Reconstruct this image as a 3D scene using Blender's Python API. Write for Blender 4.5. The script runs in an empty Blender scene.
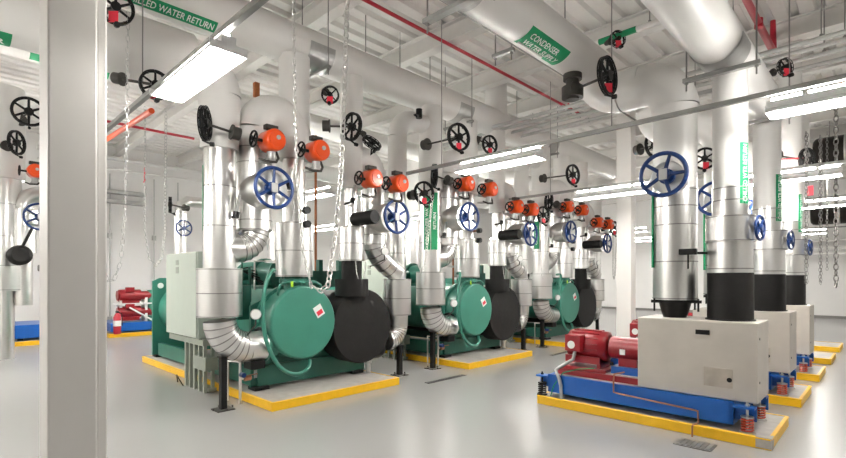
import bpy, bmesh, math, random
from mathutils import Vector, Matrix
random.seed(7)
S = bpy.context.scene
C = S.collection
PI = math.pi
V = Vector

# ------------------------------------------------------------------ materials
def mat(name, col, rough=.5, metal=0., noise=0., nscale=6., bump=0., bscale=20., coat=0., emit=None, estr=0., stretch=None, rvar=0.):
    m = bpy.data.materials.new(name); m.use_nodes = True
    nt = m.node_tree; b = nt.nodes['Principled BSDF']
    b.inputs['Base Color'].default_value = (*col, 1)
    b.inputs['Roughness'].default_value = rough
    b.inputs['Metallic'].default_value = metal
    if coat: b.inputs['Coat Weight'].default_value = coat
    if emit:
        b.inputs['Emission Color'].default_value = (*emit, 1); b.inputs['Emission Strength'].default_value = estr
    if noise or bump or rvar:
        tc = nt.nodes.new('ShaderNodeTexCoord'); mp = nt.nodes.new('ShaderNodeMapping')
        nt.links.new(tc.outputs['Object'], mp.inputs['Vector'])
        if stretch: mp.inputs['Scale'].default_value = stretch
    if noise or rvar:
        n = nt.nodes.new('ShaderNodeTexNoise'); n.inputs['Scale'].default_value = nscale; n.inputs['Detail'].default_value = 5
        nt.links.new(mp.outputs['Vector'], n.inputs['Vector'])
    if noise:
        r = nt.nodes.new('ShaderNodeValToRGB')
        r.color_ramp.elements[0].position = .3; r.color_ramp.elements[1].position = .72
        r.color_ramp.elements[0].color = (*[c*(1-noise) for c in col], 1)
        r.color_ramp.elements[1].color = (*[min(1, c*(1+noise*.6)) for c in col], 1)
        nt.links.new(n.outputs['Fac'], r.inputs['Fac']); nt.links.new(r.outputs['Color'], b.inputs['Base Color'])
    if rvar:
        mr = nt.nodes.new('ShaderNodeMapRange'); mr.inputs['To Min'].default_value = rough-rvar; mr.inputs['To Max'].default_value = rough+rvar
        nt.links.new(n.outputs['Fac'], mr.inputs['Value']); nt.links.new(mr.outputs['Result'], b.inputs['Roughness'])
    if bump:
        n2 = nt.nodes.new('ShaderNodeTexNoise'); n2.inputs['Scale'].default_value = bscale; n2.inputs['Detail'].default_value = 3
        nt.links.new(mp.outputs['Vector'], n2.inputs['Vector'])
        bp = nt.nodes.new('ShaderNodeBump'); bp.inputs['Strength'].default_value = bump; bp.inputs['Distance'].default_value = .02
        nt.links.new(n2.outputs['Fac'], bp.inputs['Height']); nt.links.new(bp.outputs['Normal'], b.inputs['Normal'])
    return m
M = dict(
    wall=mat('wall_paint', (.86, .85, .83), .55, noise=.02, nscale=2),
    ceil=mat('ceiling_deck_paint', (.80, .78, .75), .55, noise=.03),
    beam=mat('beam_paint', (.70, .68, .65), .5, noise=.04),
    column=mat('column_paint', (.74, .72, .69), .42, noise=.02, nscale=3),
    floor=mat('floor_epoxy', (.345, .34, .335), .25),
    base=mat('baseboard_vinyl', (.22, .21, .20), .5),
    pad=mat('pad_concrete', (.46, .43, .40), .55, noise=.14, nscale=9, bump=.1, bscale=40),
    yellow=mat('yellow_safety_paint', (.90, .52, .012), .4, noise=.06, nscale=12),
    white=mat('white_pvc_jacket', (.77, .755, .73), .38, noise=.025, nscale=3, bump=.05, bscale=5),
    silver=mat('aluminium_jacket', (.74, .735, .72), .30, 1., bump=.05, bscale=3, stretch=(3, 3, .4), rvar=.05, nscale=7),
    gore=mat('aluminium_elbow_gores', (.76, .755, .74), .30, 1., bump=.04, bscale=4),
    seam=mat('jacket_seam', (.30, .295, .285), .4, .8),
    steel=mat('galvanised_steel', (.46, .46, .45), .42, .75, noise=.1, nscale=14),
    strut=mat('strut_steel', (.34, .34, .325), .45, .55, noise=.08, nscale=10),
    chain=mat('chain_zinc', (.72, .71, .69), .28, .9),
    dchain=mat('chain_tarnished', (.22, .21, .2), .4, .8),
    rod=mat('rod_steel', (.28, .275, .265), .45, .6),
    green=mat('machine_green_paint', (.040, .215, .155), .36, noise=.08, nscale=4, coat=.15),
    dgreen=mat('machine_green_body', (.018, .125, .088), .42, noise=.08, nscale=4),
    cab=mat('cabinet_pale_green', (.50, .56, .49), .4, noise=.02),
    stand=mat('stand_grey_green', (.30, .33, .28), .45, noise=.05),
    black=mat('black_foam_insulation', (.0105, .010, .0095), .55, noise=.2, nscale=5, bump=.15, bscale=14),
    iron=mat('black_cast_iron', (.012, .012, .012), .38, .2),
    dark=mat('dark_grey_iron', (.07, .066, .06), .5, .3),
    blue=mat('blue_wheel_paint', (.003, .030, .145), .4),
    fblue=mat('blue_frame_paint', (.003, .095, .40), .36, noise=.06, nscale=6),
    orange=mat('orange_actuator_paint', (.88, .085, .006), .34, coat=.2),
    red=mat('red_motor_paint', (.27, .008, .014), .33, noise=.06, nscale=7),
    sred=mat('red_sprinkler_paint', (.44, .012, .03), .36),
    tag=mat('red_tag', (.80, .03, .06), .5),
    copper=mat('copper_tube', (.42, .19, .11), .35, .8, noise=.15, nscale=10),
    rust=mat('primer_brown', (.42, .13, .035), .5, noise=.1),
    box=mat('pump_box_mastic', (.53, .49, .435), .45, .1, noise=.10, nscale=3.2, bump=.12, bscale=6),
    boxtop=mat('pump_box_patch', (.47, .415, .35), .5, .05, noise=.22, nscale=6),
    sgn=mat('label_green', (.0, .27, .10), .6, noise=.05),
    wht=mat('white_lettering', (.86, .87, .85), .5),
    fix=mat('fixture_white_enamel', (.86, .86, .86), .3),
    tube=mat('fluorescent_tube', (1, 1, 1), .4, emit=(1., .97, .92), estr=60.),
    plate=mat('grey_nameplate', (.5, .5, .5), .4, .3),
    lime=mat('lime_tag', (.35, .65, .02), .5),
    glass=mat('gauge_face', (.82, .82, .8), .2),
    wood=mat('spring_orange', (.55, .07, .03), .4),
    grate=mat('floor_grate_steel', (.10, .10, .095), .5, .5),
    dgrate=mat('grate_worn_steel', (.22, .215, .205), .5, .4, noise=.3, nscale=20),
    conduit=mat('conduit_grey', (.50, .50, .485), .5, .25),
    dduct=mat('dark_painted_duct', (.02, .017, .014), .5, noise=.2),
)

for q in ('black', 'iron', 'dduct', 'dark'): M[q].node_tree.nodes['Principled BSDF'].inputs['Specular IOR Level'].default_value = .22

# ------------------------------------------------------------------ mesh builder
def frame(d):
    d = V(d).normalized()
    a = V((0, 0, 1)) if abs(d.z) < .9 else V((1, 0, 0))
    u = d.cross(a).normalized(); w = d.cross(u).normalized()
    return u, w
class B:
    def __init__(s): s.v = []; s.f = []; s.sm = []; s.mi = []
    def add(s, vs, fs, smooth=True, m=0):
        o = len(s.v); s.v.extend([tuple(x) for x in vs])
        for f in fs: s.f.append([i+o for i in f]); s.sm.append(smooth); s.mi.append(m)
        return s
    def tube(s, pts, r, n=20, cap=True, smooth=True, m=0, closed=False):
        pts = [V(p) for p in pts]; L = len(pts)
        rs = r if isinstance(r, (list, tuple)) else [r]*L
        tans = []
        for i in range(L):
            if closed: t = pts[(i+1) % L]-pts[i-1]
            else:
                t = V((0, 0, 0))
                if i > 0: t += (pts[i]-pts[i-1]).normalized()
                if i < L-1: t += (pts[i+1]-pts[i]).normalized()
            tans.append(t.normalized())
        u, w = frame(tans[0]); vs = []
        for i in range(L):
            u = (u-tans[i]*u.dot(tans[i])).normalized(); w = tans[i].cross(u)
            k = 1.
            if 0 < i < L-1 and not closed:
                c = max(.5, tans[i].dot((pts[i]-pts[i-1]).normalized())); k = 1/c if L < 6 else 1.
            for j in range(n):
                a = 2*PI*j/n; vs.append(pts[i]+(u*math.cos(a)+w*math.sin(a))*rs[i]*k)
        fs = []
        for i in range(L if closed else L-1):
            i2 = (i+1) % L
            for j in range(n): fs.append((i*n+j, i*n+(j+1) % n, i2*n+(j+1) % n, i2*n+j))
        s.add(vs, fs, smooth, m)
        if cap and not closed:
            s.add(vs[:n], [tuple(range(n))[::-1]], False, m); s.add(vs[-n:], [tuple(range(n))], False, m)
        return s
    def cyl(s, p0, p1, r, r2=None, n=24, cap=True, m=0):
        return s.tube([p0, p1], [r, r if r2 is None else r2], n, cap, True, m)
    def arc(s, c, a, b, R, r, a0=0, a1=90, seg=10, n=22, gores=False, m=0, cap=False):
        """elbow: centre line c + R(cos*a + sin*b)"""
        c = V(c); a = V(a); b = V(b)
        pts = [c+(a*math.cos(math.radians(a0+(a1-a0)*i/seg))+b*math.sin(math.radians(a0+(a1-a0)*i/seg)))*R for i in range(seg+1)]
        if gores:
            s.tube(pts, r, n, False, True, m)
            for i in range(1, seg):
                t = (pts[i+1]-pts[i-1]).normalized()*.007
                s.tube([pts[i]-t, pts[i]+t*.2, pts[i]+t], [r+.001, r+.006, r+.001], n, False, True, 1)
        else: s.tube(pts, r, n, cap, True, m)
        return s
    def torus(s, c, nrm, R, r, n=32, k=8, m=0):
        u, w = frame(nrm); c = V(c)
        return s.tube([c+(u*math.cos(2*PI*i/n)+w*math.sin(2*PI*i/n))*R for i in range(n)], r, k, False, True, m, True)
    def box(s, lo, hi, bev=0., m=0):
        lo = V(lo); hi = V(hi)
        return s.obox((lo+hi)/2, (V((1, 0, 0)), V((0, 1, 0)), V((0, 0, 1))), (hi-lo)/2, bev, m)
    def obox(s, c, ax, h, bev=0., m=0):
        bm = bmesh.new(); bmesh.ops.create_cube(bm, size=2)
        for v in bm.verts: v.co = V((v.co.x*h[0], v.co.y*h[1], v.co.z*h[2]))
        if bev: bmesh.ops.bevel(bm, geom=bm.edges[:], offset=min(bev, min(h)*.9), segments=2, profile=.6, affect='EDGES')
        c = V(c); vs = [c+ax[0]*v.co.x+ax[1]*v.co.y+ax[2]*v.co.z for v in bm.verts]
        s.add(vs, [[v.index for v in f.verts] for f in bm.faces], False, m); bm.free(); return s
    def bar(s, p0, p1, w, h, up=(0, 0, 1), m=0):
        p0 = V(p0); p1 = V(p1); d = (p1-p0).normalized(); side = d.cross(V(up)).normalized(); u = side.cross(d)
        return s.obox((p0+p1)/2, (d, side, u), ((p1-p0).length/2, w/2, h/2), 0, m)
    def prism(s, prof, axis, a0, a1, m=0):
        """profile list of 2D points in the two other axes, swept along axis index"""
        n = len(prof); vs = []
        for a in (a0, a1):
            for p in prof:
                q = [0, 0, 0]; o = [i for i in range(3) if i != axis]; q[axis] = a; q[o[0]] = p[0]; q[o[1]] = p[1]; vs.append(q)
        s.add(vs, [(i, (i+1) % n, n+(i+1) % n, n+i) for i in range(n)]+[tuple(range(n))[::-1], tuple(range(n, 2*n))], False, m); return s
    def bolts(s, c, nrm, R, r, h, n, m=0):
        u, w = frame(nrm); c = V(c); d = V(nrm).normalized()
        for i in range(n):
            a = 2*PI*i/n; p = c+(u*math.cos(a)+w*math.sin(a))*R; s.cyl(p-d*h*.3, p+d*h, r, n=6, m=m)
        return s
    def rings(s, x, y, zs, r, m=0, n=28):
        for z in zs: s.tube([(x, y, z-.005), (x, y, z+.005)], r+.0035, n, False, True, 1)
        return s
    def chain(s, pts, pitch=.042, r=.0045, m=0):
        pts = [V(p) for p in pts]; seg = [(pts[i+1]-pts[i]).length for i in range(len(pts)-1)]; T = sum(seg); k = max(2, int(T/pitch))
        def at(d):
            for i, L in enumerate(seg):
                if d <= L or i == len(seg)-1: return pts[i]+(pts[i+1]-pts[i])*min(1, d/L), (pts[i+1]-pts[i]).normalized()
                d -= L
        for i in range(k):
            p, t = at((i+.5)*T/k); u, w = frame(t); a = (u if i % 2 else w); a = (a*.9+(w if i % 2 else u)*.44).normalized()
            hl = pitch*.66; hw = pitch*.36; loop = []
            for q in range(8):
                an = 2*PI*q/8; loop.append(p+t*hl*math.cos(an)+a*hw*math.sin(an))
            s.tube(loop, r, 4, False, True, m, True)
        return s
    def build(s, name, m, root=None, parent=None):
        ms = m if isinstance(m, (list, tuple)) else [m]
        off = V((0, 0, 0))
        if root is not None: off = V(root['_b'])
        me = bpy.data.meshes.new(name)
        me.from_pydata([tuple(V(x)-off) for x in s.v], [], s.f)
        me.polygons.foreach_set('use_smooth', s.sm); me.polygons.foreach_set('material_index', s.mi)
        for x in ms: me.materials.append(M[x])
        me.update()
        o = bpy.data.objects.new(name, me); C.objects.link(o)
        if parent is not None: o.parent = parent
        elif root is not None: o.parent = root
        return o

BASE = {}
def thing(name, label, cat, loc, group=None):
    o = bpy.data.objects.new(name, None); C.objects.link(o); o.empty_display_size = .1
    o.location = loc; o['_b'] = tuple(loc); o['label'] = label; o['category'] = cat
    if group: o['group'] = group
    return o
def single(b, name, m, loc, label, cat, group=None):
    """a thing that is one mesh"""
    fake = {'_b': tuple(loc)}
    s_v = b.v; b.v = [tuple(V(x)-V(loc)) for x in s_v]
    o = b.build(name, m); o.location = loc; o['_b'] = tuple(loc); o['label'] = label; o['category'] = cat
    if group: o['group'] = group
    return o
def struct(b, name, m):
    o = b.build(name, m); o['kind'] = 'structure'; return o
def dup(root, delta, label):
    r = root.copy(); C.objects.link(r); r.location = V(root.location)+V(delta); r['label'] = label
    r['_b'] = tuple(r.location)
    for ch in list(root.children):
        c = ch.copy(); C.objects.link(c); c.parent = r
        for g in list(ch.children):
            d = g.copy(); C.objects.link(d); d.parent = c
    return r
def subs(label, a, b):
    assert a in label, (label, a); return label.replace(a, b)

def text_mesh(txt, size):
    cu = bpy.data.curves.new('lettering', 'FONT'); cu.body = txt; cu.size = size; cu.resolution_u = 2; cu.offset = size*.012
    o = bpy.data.objects.new('lettering', cu); C.objects.link(o)
    bpy.context.view_layer.update()
    me = bpy.data.meshes.new_from_object(o); bpy.data.objects.remove(o)
    vs = [v.co.copy() for v in me.vertices]; fs = [list(p.vertices) for p in me.polygons]
    bpy.data.meshes.remove(me); return vs, fs
def pipe_label_x(pipe, Yc, Zc, r, x0, x1, mid, span, txt, size, pname='pipe_label'):
    """green wrap label on a pipe along X seen from below; mid = angle from -Y axis (degrees)"""
    b = B(); n = 10; vs = []
    for i in range(n+1):
        a = math.radians(mid-span/2+span*i/n)
        for x in (x0, x1): vs.append((x, Yc-(r+.004)*math.cos(a), Zc+(r+.004)*math.sin(a)))
    b.add(vs, [(2*i, 2*i+1, 2*i+3, 2*i+2) for i in range(n)])
    lab = b.build(pname, 'sgn', pipe)
    tv, tf = text_mesh(txt, size); w = max(v.x for v in tv); h = max(v.y for v in tv)+min(v.y for v in tv); R = r+.007
    k = (x1-x0)*.94/w if w > (x1-x0)*.94 else 1.
    xs = (x0+x1)/2-w*k/2
    b = B(); out = []
    for v in tv:
        a = math.radians(mid)+(v.y-h/2)/R; out.append((xs+v.x*k, Yc-R*math.cos(a), Zc+R*math.sin(a)))
    b.add(out, tf, False); b.build('lettering', 'wht', pipe, lab); return lab
def pipe_label_z(pipe, x, y, r, z0, z1, mid, span, txt, size, pname='pipe_label'):
    b = B(); n = 8; vs = []
    for i in range(n+1):
        a = math.radians(mid-span/2+span*i/n)
        for z in (z0, z1): vs.append((x+(r+.004)*math.cos(a), y+(r+.004)*math.sin(a), z))
    b.add(vs, [(2*i, 2*i+2, 2*i+3, 2*i+1) for i in range(n)])
    lab = b.build(pname, 'sgn', pipe)
    tv, tf = text_mesh(txt, size); w = max(v.x for v in tv); h = max(v.y for v in tv)+min(v.y for v in tv); R = r+.007
    k = (z1-z0)*.94/w if w > (z1-z0)*.94 else 1.
    b = B(); out = []
    for v in tv:
        a = math.radians(mid)-(v.y-h/2)/R; out.append((x+R*math.cos(a), y+R*math.sin(a), (z0+z1)/2-w*k/2+v.x*k))
    b.add(out, tf, False); b.build('lettering', 'wht', pipe, lab); return lab

# ------------------------------------------------------------------ the setting
X1, Y1, ZC = 24., 16.5, 5.5
struct(B().box((-4, -4, -.2), (X1, Y1, 0)), 'floor', 'floor')
struct(B().box((-4, Y1, 0), (X1+.2, Y1+.2, ZC+.1)), 'wall_back', 'wall')
struct(B().box((X1, -4, 0), (X1+.2, Y1, ZC+.1)), 'wall_right', 'wall')
struct(B().box((-4.2, -4, 0), (-4, Y1, ZC+.1)), 'wall_left', 'wall')
struct(B().box((-4.2, -4.2, 0), (X1+.2, -4, ZC+.1)), 'wall_front', 'wall')
struct(B().box((-4, Y1-.015, 0), (X1, Y1, .1)), 'baseboard_back', 'base')
struct(B().box((X1-.015, -4, 0), (X1, Y1, .1)), 'baseboard_right', 'base')
b = B(); prof = []; y = -4.
while y < Y1:
    prof += [(y, ZC-.06), (y+.16, ZC-.06), (y+.19, ZC), (y+.27, ZC)]; y += .3
prof = [(p[0], p[1]) for p in prof]+[(y, ZC+.1), (-4, ZC+.1)]
struct(b.prism(prof, 0, -4, X1), 'ceiling', 'ceil')
k = 0; x = .39-3.5
while x < X1:
    bm_ = B()
    bm_.prism([(x-.09, ZC-.36), (x+.09, ZC-.36), (x+.09, ZC-.34), (x+.012, ZC-.34), (x+.012, ZC-.08), (x+.09, ZC-.08), (x+.09, ZC-.06), (x-.09, ZC-.06), (x-.09, ZC-.08), (x-.012, ZC-.08), (x-.012, ZC-.34), (x-.09, ZC-.34)], 1, -4, Y1)
    struct(bm_, 'beam' if k == 0 else 'beam.%03d' % k, 'beam'); k += 1; x += 1.75
def column(x, y, nm):
    b = B(); b.box((x-.138, y-.15, 0), (x+.118, y+.15, ZC-.06), .012); b.box((x+.118, y-.125, 0), (x+.176, y+.125, ZC-.06), .01)
    struct(b, nm, 'column')
column(.635, 3.78, 'column_1'); column(10.08, 3.93, 'column_2'); column(19.5, 3.93, 'column_3')

# ------------------------------------------------------------------ ceiling lamps on struts
def lamp_fixture(x, y0, z, L=1.22):
    r = thing('strip_light', 'x', 'ceiling light', (x, y0, z), 'fluorescent strip lights')
    y1 = y0+L
    b = B(); b.prism([(x-.05, z+.13), (x-.05, z+.075), (x-.135, z+.02), (x-.125, z+.015), (x-.045, z+.06), (x+.045, z+.06), (x+.125, z+.015), (x+.135, z+.02), (x+.05, z+.075), (x+.05, z+.13)], 1, y0, y1)
    b.box((x-.13, y0-.006, z+.018), (x+.13, y0, z+.075)); b.box((x-.13, y1, z+.018), (x+.13, y1+.006, z+.075)); b.box((x-.05, y0-.006, z+.062), (x+.05, y0, z+.128)); b.box((x-.05, y1, z+.062), (x+.05, y1+.006, z+.128))
    b.build('housing', 'fix', r)
    for dx in (-.065, .065):
        B().cyl((x+dx, y0+.02, z+.03), (x+dx, y1-.02, z+.03), .019, n=10).build('lamp_tube', 'tube', r)
    B().cyl((x, y0+.02, z+.142), (x, y1-.02, z+.146), .018, n=10).build('upper_lamp_tube', 'tube', r)
    b = B()
    for yy in (y0+.25, y1-.25): b.box((x-.02, yy-.02, z+.13), (x+.02, yy+.02, z+.165))
    b.build('bracket', 'steel', r)
    return r
LS = [(1.42, 3.22, 3.02, 'glowing strip light close overhead beside the white column'),
      (5.0, 2.94, 2.90, 'strip light in front of the orange actuators, hung on the long strut'),
      (8.0, 2.77, 2.88, 'strip light crossing the white column beyond the aisle'),
      (5.0, -.47, 2.87, 'strip light past the tall white pump pipe, on the long strut'),
      (8.5, .47, 2.87, 'strip light above the middle pump, beside hanging chain'),
      (12.0, .1, 2.87, 'strip light beyond the rear pump, above the black drum'),
      (19.0, 1.4, 2.87, 'strip light beside the far black drum, low against the end wall')]
lamp0 = None
for i, (x, y, z, lb) in enumerate(LS):
    if lamp0 is None: lamp0 = lamp_fixture(x, y, z); o = lamp0
    else: o = dup(lamp0, V((x, y, z))-V(LS[0][:3]), lb)
    o['label'] = lb
fill_lamps = [(1.42, 8.7), (1.42, 12.4), (5.0, 7.2), (5.0, 11.4), (8.55, 7.4), (8.55, 12.0), (12.0, 12.0), (12, 7.2), (16, 10.5), (16, 5.6), (20, 6.5), (20, 11), (-1.8, 4.6), (-1.8, 8), (-1.8, 11.8), (15, -2.8)]  # extra lamps added to brighten the room
for (x, y) in fill_lamps: dup(lamp0, V((x, y, 3.0))-V(LS[0][:3]), 'added strip light, mostly out of view, to brighten the room')

def strut_line(x, y0, y1, z, label):
    r = thing('strut_channel', label, 'strut', (x, y0, z), 'suspended strut channels')
    b = B(); b.prism([(x-.021, z), (x-.021, z+.042), (x-.008, z+.042), (x-.008, z+.038), (x-.017, z+.038), (x-.017, z+.004), (x+.017, z+.004), (x+.017, z+.038), (x+.008, z+.038), (x+.008, z+.042), (x+.021, z+.042), (x+.021, z)], 1, y0, y1)
    b.build('channel', 'strut', r)
    y = y0+.3
    while y < y1:
        B().cyl((x, y, z), (x, y, ZC-.36), .006, n=6, cap=False).build('hanger_rod', 'rod', r); y += 2.4
    return r
strut_line(1.42, 2.4, 6.6, 3.19, 'grey steel strut running over the closest glowing strip light'.replace('closest ', 'big '))
strut_line(5.0, -3, 5.2, 3.06, 'long grey steel strut crossing in front of the white pump pipes')
strut_line(8.0, 1.8, 5.4, 3.05, 'short grey strut above the strip light crossing the far column')
strut_line(8.5, -3, 1.75, 3.04, 'grey strut over the strip light above the middle pump')
strut_line(12.0, -3, 1.6, 3.04, 'grey strut over the strip light beyond the rear pump')
strut_line(19.0, -3, 2.8, 3.04, 'grey strut over the farthest strip light by the drum'.replace('farthest ', 'last '))

# ------------------------------------------------------------------ pads
def pad(x0, x1, y0, y1, label, h=.1, cx=.03, gap=None):
    r = thing('equipment_pad', label, 'concrete pad', (x0, y0, 0), 'yellow edged equipment pads')
    B().box((x0, y0, 0), (x1, y1, h), .012).build('slab', 'pad', r)
    b = B(); t = .004; rim = .022
    # painted faces with a thin return on the top edge
    for lo, hi in (((x0-t, y0-t, .004), (x1+t, y0, h-.008)), ((x0-t, y1, .004), (x1+t, y1+t, h-.008)), ((x0-t, y0, .004), (x0, y1, h-.008)), ((x1, y0, .004), (x1+t, y1, h-.008))): b.box(lo, hi)
    for lo, hi in (((x0, y0, h), (x1, y0+rim, h+t)), ((x0, y1-rim, h), (x1, y1, h+t)), ((x0, y0+rim, h), (x0+rim, y1-rim, h+t)), ((x1-rim, y0+rim, h), (x1, y1-rim, h+t))): b.box(lo, hi)
    for (p, q) in (((x0, y0), (x1, y0)), ((x0, y0), (x0, y1)), ((x1, y0), (x1, y1)), ((x0, y1), (x1, y1))): b.tube([(p[0], p[1], h-.006), (q[0], q[1], h-.006)], .010, 8)
    b.build('painted_edge', 'yellow', r)
    return r
DX = 3.53
CH = ['front', 'middle', 'back']
for k in range(3):
    pad(2.70+DX*k, 4.65+DX*k, 5.0, 9.7, 'low yellow edged concrete pad under the %s green chiller' % CH[k])
PX_ = 1.955
PU = ['front', 'middle', 'rear']
for k in range(5):
    pad(5.12+PX_*k, 6.1+PX_*k, .75, 3.05, ['yellow edged concrete pad under the front pump', 'yellow edged pad under the middle pump', 'yellow edged pad under the rear pump', 'bare yellow edged pad just beyond the rear pump', 'bare yellow edged pad last in the pump row'][k])
pd = [o for o in C.objects if o.name == 'equipment_pad.003'][0]
b = B(); b.prism([(5.113, .743), (5.23, .743), (5.22, .78), (5.15, .80), (5.13, .86), (5.113, .86)], 2, .012, .106); b.build('worn_corner', 'pad', pd)
pad(1.15, 2.5, 13.9, 15.8, 'yellow edged pad by the back wall, seen before the white column')
pad(3.2, 4.45, 14.2, 15.9, 'yellow edged pad under the small red pump by the back wall')

# ------------------------------------------------------------------ chillers
def make_chiller():
    r = thing('chiller', 'front green and black chiller beside the white column', 'chiller', (2.7, 5.0, .1), 'water chillers in a row')
    cx, cz, ey, ez = 3.335, .95, 4.33, .83
    B().tube([(cx, 5.72, cz), (cx, 9.0, cz), (cx, 9.25, cz), (cx, 9.48, cz)], [.41, .41, .44, .44], 40).build('condenser_shell', 'green', r)
    b = B(); b.cyl((cx, 5.40, cz), (cx, 5.74, cz), .435, n=48).cyl((cx, 5.69, cz), (cx, 5.75, cz), .475, n=48).cyl((cx, 5.395, cz), (cx, 5.425, cz), .468, n=48)
    b.bolts((cx, 5.69, cz), (0, -1, 0), .45, .014, .02, 26)
    wb = b.build('water_box', 'green', r)
    b = B(); b.tube([(cx, 5.40, cz), (cx, 5.355, cz), (cx, 5.335, cz), (cx, 5.333, cz)], [.468, .468, .452, .44], 56)
    cov = b.build('end_cover', 'green', r)
    b = B().bolts((cx, 5.352, cz), (0, -1, 0), .452, .011, .012, 28); b.torus((cx, 5.357, cz), (0, 1, 0), .452, .012, 48, 6); b.build('bolt_ring', 'green', r, cov)
    b = B(); a = math.radians(30)
    c = V((3.54, 5.329, 1.085)); ax = V((math.cos(a), 0, math.sin(a))); az = V((-math.sin(a), 0, math.cos(a))); ay = V((0, 1, 0))
    b.obox(c, (ax, ay, az), (.062, .003, .075), 0, 0); b.obox(c-az*.022-ay*.001, (ax, ay, az), (.045, .003, .03), 0, 1)
    b.build('warning_label', ['wht', 'tag'], r, cov)
    # side water nozzle with flange
    b = B(); b.cyl((3.05, 5.58, .70), (2.86, 5.58, .70), .165).cyl((2.90, 5.58, .70), (2.862, 5.58, .70), .225, n=32)
    b.build('side_nozzle', 'green', r)
    b = B(); b.bolts((2.862, 5.58, .70), (-1, 0, 0), .195, .015, .03, 12); b.torus((2.855, 5.58, .70), (1, 0, 0), .19, .02); b.build('flange_bolt', 'iron', r)
    # top nozzle
    b = B(); b.cyl((3.3, 5.53, 1.34), (3.3, 5.53, 1.55), .135).cyl((3.3, 5.53, 1.45), (3.3, 5.53, 1.475), .19).cyl((3.3, 5.53, 1.48), (3.3, 5.53, 1.505), .19)
    b.bolts((3.3, 5.53, 1.45), (0, 0, 1), .165, .012, .08, 10); b.build('top_nozzle', 'green', r)
    B().box((3.12, 5.30, 1.40), (3.15, 5.315, 1.47)).build('lime_tag', 'lime', r)
    # bypass loop on the cover
    lp = [(3.0, 5.5, 1.60), (2.90, 5.36, 1.60), (2.80, 5.29, 1.50), (2.745, 5.28, 1.30), (2.735, 5.28, 1.05), (2.775, 5.28, .78), (2.88, 5.28, .54), (3.0, 5.28, .40), (3.12, 5.28, .335), (3.25, 5.28, .325), (3.36, 5.29, .38), (3.42, 5.36, .46)]
    sm = []
    for i in range(len(lp)-1):
        for q in range(4):
            t = q/4; p0 = V(lp[max(0, i-1)]); p1 = V(lp[i]); p2 = V(lp[i+1]); p3 = V(lp[min(len(lp)-1, i+2)])
            sm.append(.5*((2*p1)+(p2-p0)*t+(2*p0-5*p1+4*p2-p3)*t*t+(3*p1-p0-3*p2+p3)*t**3))
    sm.append(V(lp[-1]))
    B().tube(sm, .024, 12).build('equalising_pipe', 'green', r)
    # handle rail on top of water box
    b = B(); b.tube([(3.02, 5.45, 1.30), (3.02, 5.40, 1.42), (3.10, 5.38, 1.46), (3.5, 5.38, 1.47), (3.62, 5.40, 1.42), (3.62, 5.45, 1.3)], .016, 8); b.build('lifting_rail', 'green', r)
    # evaporator under black insulation
    b = B(); b.tube([(ey, 5.78, ez), (ey, 9.38, ez)], .50, 44); b.build('evaporator_shell', 'black', r)
    b = B(); b.tube([(ey, 5.80, ez), (ey, 5.42, ez), (ey, 5.395, ez)], [.53, .53, .515], 52); b.build('evaporator_cover', 'black', r)
    b = B(); b.tube([(4.4, 5.72, .48), (4.84, 5.72, .48), (4.88, 5.72, .48), (4.90, 5.72, .48)], [.2, .2, .19, .15], 28); b.build('evaporator_nozzle', 'black', r)
    b = B(); b.tube([(4.2, 5.5, 1.26), (4.2, 5.5, 1.50)], .235, 28); b.tube([(4.2, 5.5, 1.50), (4.2, 5.5, 1.77)], .145, 24); b.build('insulated_neck', 'black', r)
    # plates, feet
    b = B(); b.prism([(2.82, .14), (4.62, .14), (4.62, .42), (4.3, .62), (3.7, .62), (3.72, 1.3), (3.25, 1.38), (2.82, 1.16)], 1, 5.76, 5.80); b.build('tube_sheet', 'dgreen', r)
    b = B(); b.prism([(2.80, .14), (4.7, .14), (4.7, 1.35), (3.9, 1.52), (2.92, 1.52), (2.80, 1.46)], 1, 9.48, 9.52)
    b.cyl((2.93, 9.47, 1.38), (2.93, 9.48, 1.38), .05, m=1); b.build('far_tube_sheet', ['green', 'wht'], r)
    b = B(); b.box((2.86, 5.8, .14), (2.93, 9.38, .36)); b.box((4.5, 5.8, .14), (4.6, 9.38, .3)); b.box((2.9, 5.72, .14), (4.6, 5.76, .40)); b.build('base_rail', 'dgreen', r)
    B().obox((2.92, 5.753, .30), (V((1, 0, 0)), V((0, 1, 0)), V((0, 0, 1))), (.06, .004, .05)).build('nameplate', 'plate', r)
    for (x, y) in ((2.93, 5.76), (4.45, 5.76), (2.93, 9.5), (4.6, 9.5)):
        B().box((x-.1, y-.1, .1), (x+.1, y+.1, .145), .01).build('foot', 'iron', r)
    b = B(); b.cyl((4.6, 5.62, .1), (4.6, 5.62, .27), .035).cyl((4.6, 5.62, .24), (4.6, 5.62, .27), .05); b.build('drain_valve', 'chain', r)
    # compressor and its suction bend
    b = B(); b.cyl((4.0, 7.1, 1.58), (4.0, 8.3, 1.58), .22, n=32).cyl((4.0, 7.04, 1.58), (4.0, 7.12, 1.58), .25, n=32).cyl((4.0, 7.6, 1.58), (4.0, 7.68, 1.58), .27, n=32)
    b.box((3.8, 7.2, 1.15), (4.2, 8.2, 1.4), .02); b.bolts((4.0, 7.04, 1.58), (0, -1, 0), .22, .014, .02, 14); b.build('compressor', 'dgreen', r)
    b = B(); b.box((3.72, 5.95, 1.38), (4.42, 6.0, 1.62)); b.box((3.95, 5.95, 1.3), (4.02, 6.02, 1.78)); b.box((4.30, 5.95, 1.3), (4.36, 6.02, 1.78)); b.build('support_frame', 'dgreen', r)
    b = B(); b.tube([(3.4, 7.6, 1.25), (3.4, 7.6, 1.5), (3.6, 7.6, 1.58), (3.8, 7.6, 1.58)], .1, 18); b.build('suction_pipe', 'dgreen', r)
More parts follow.
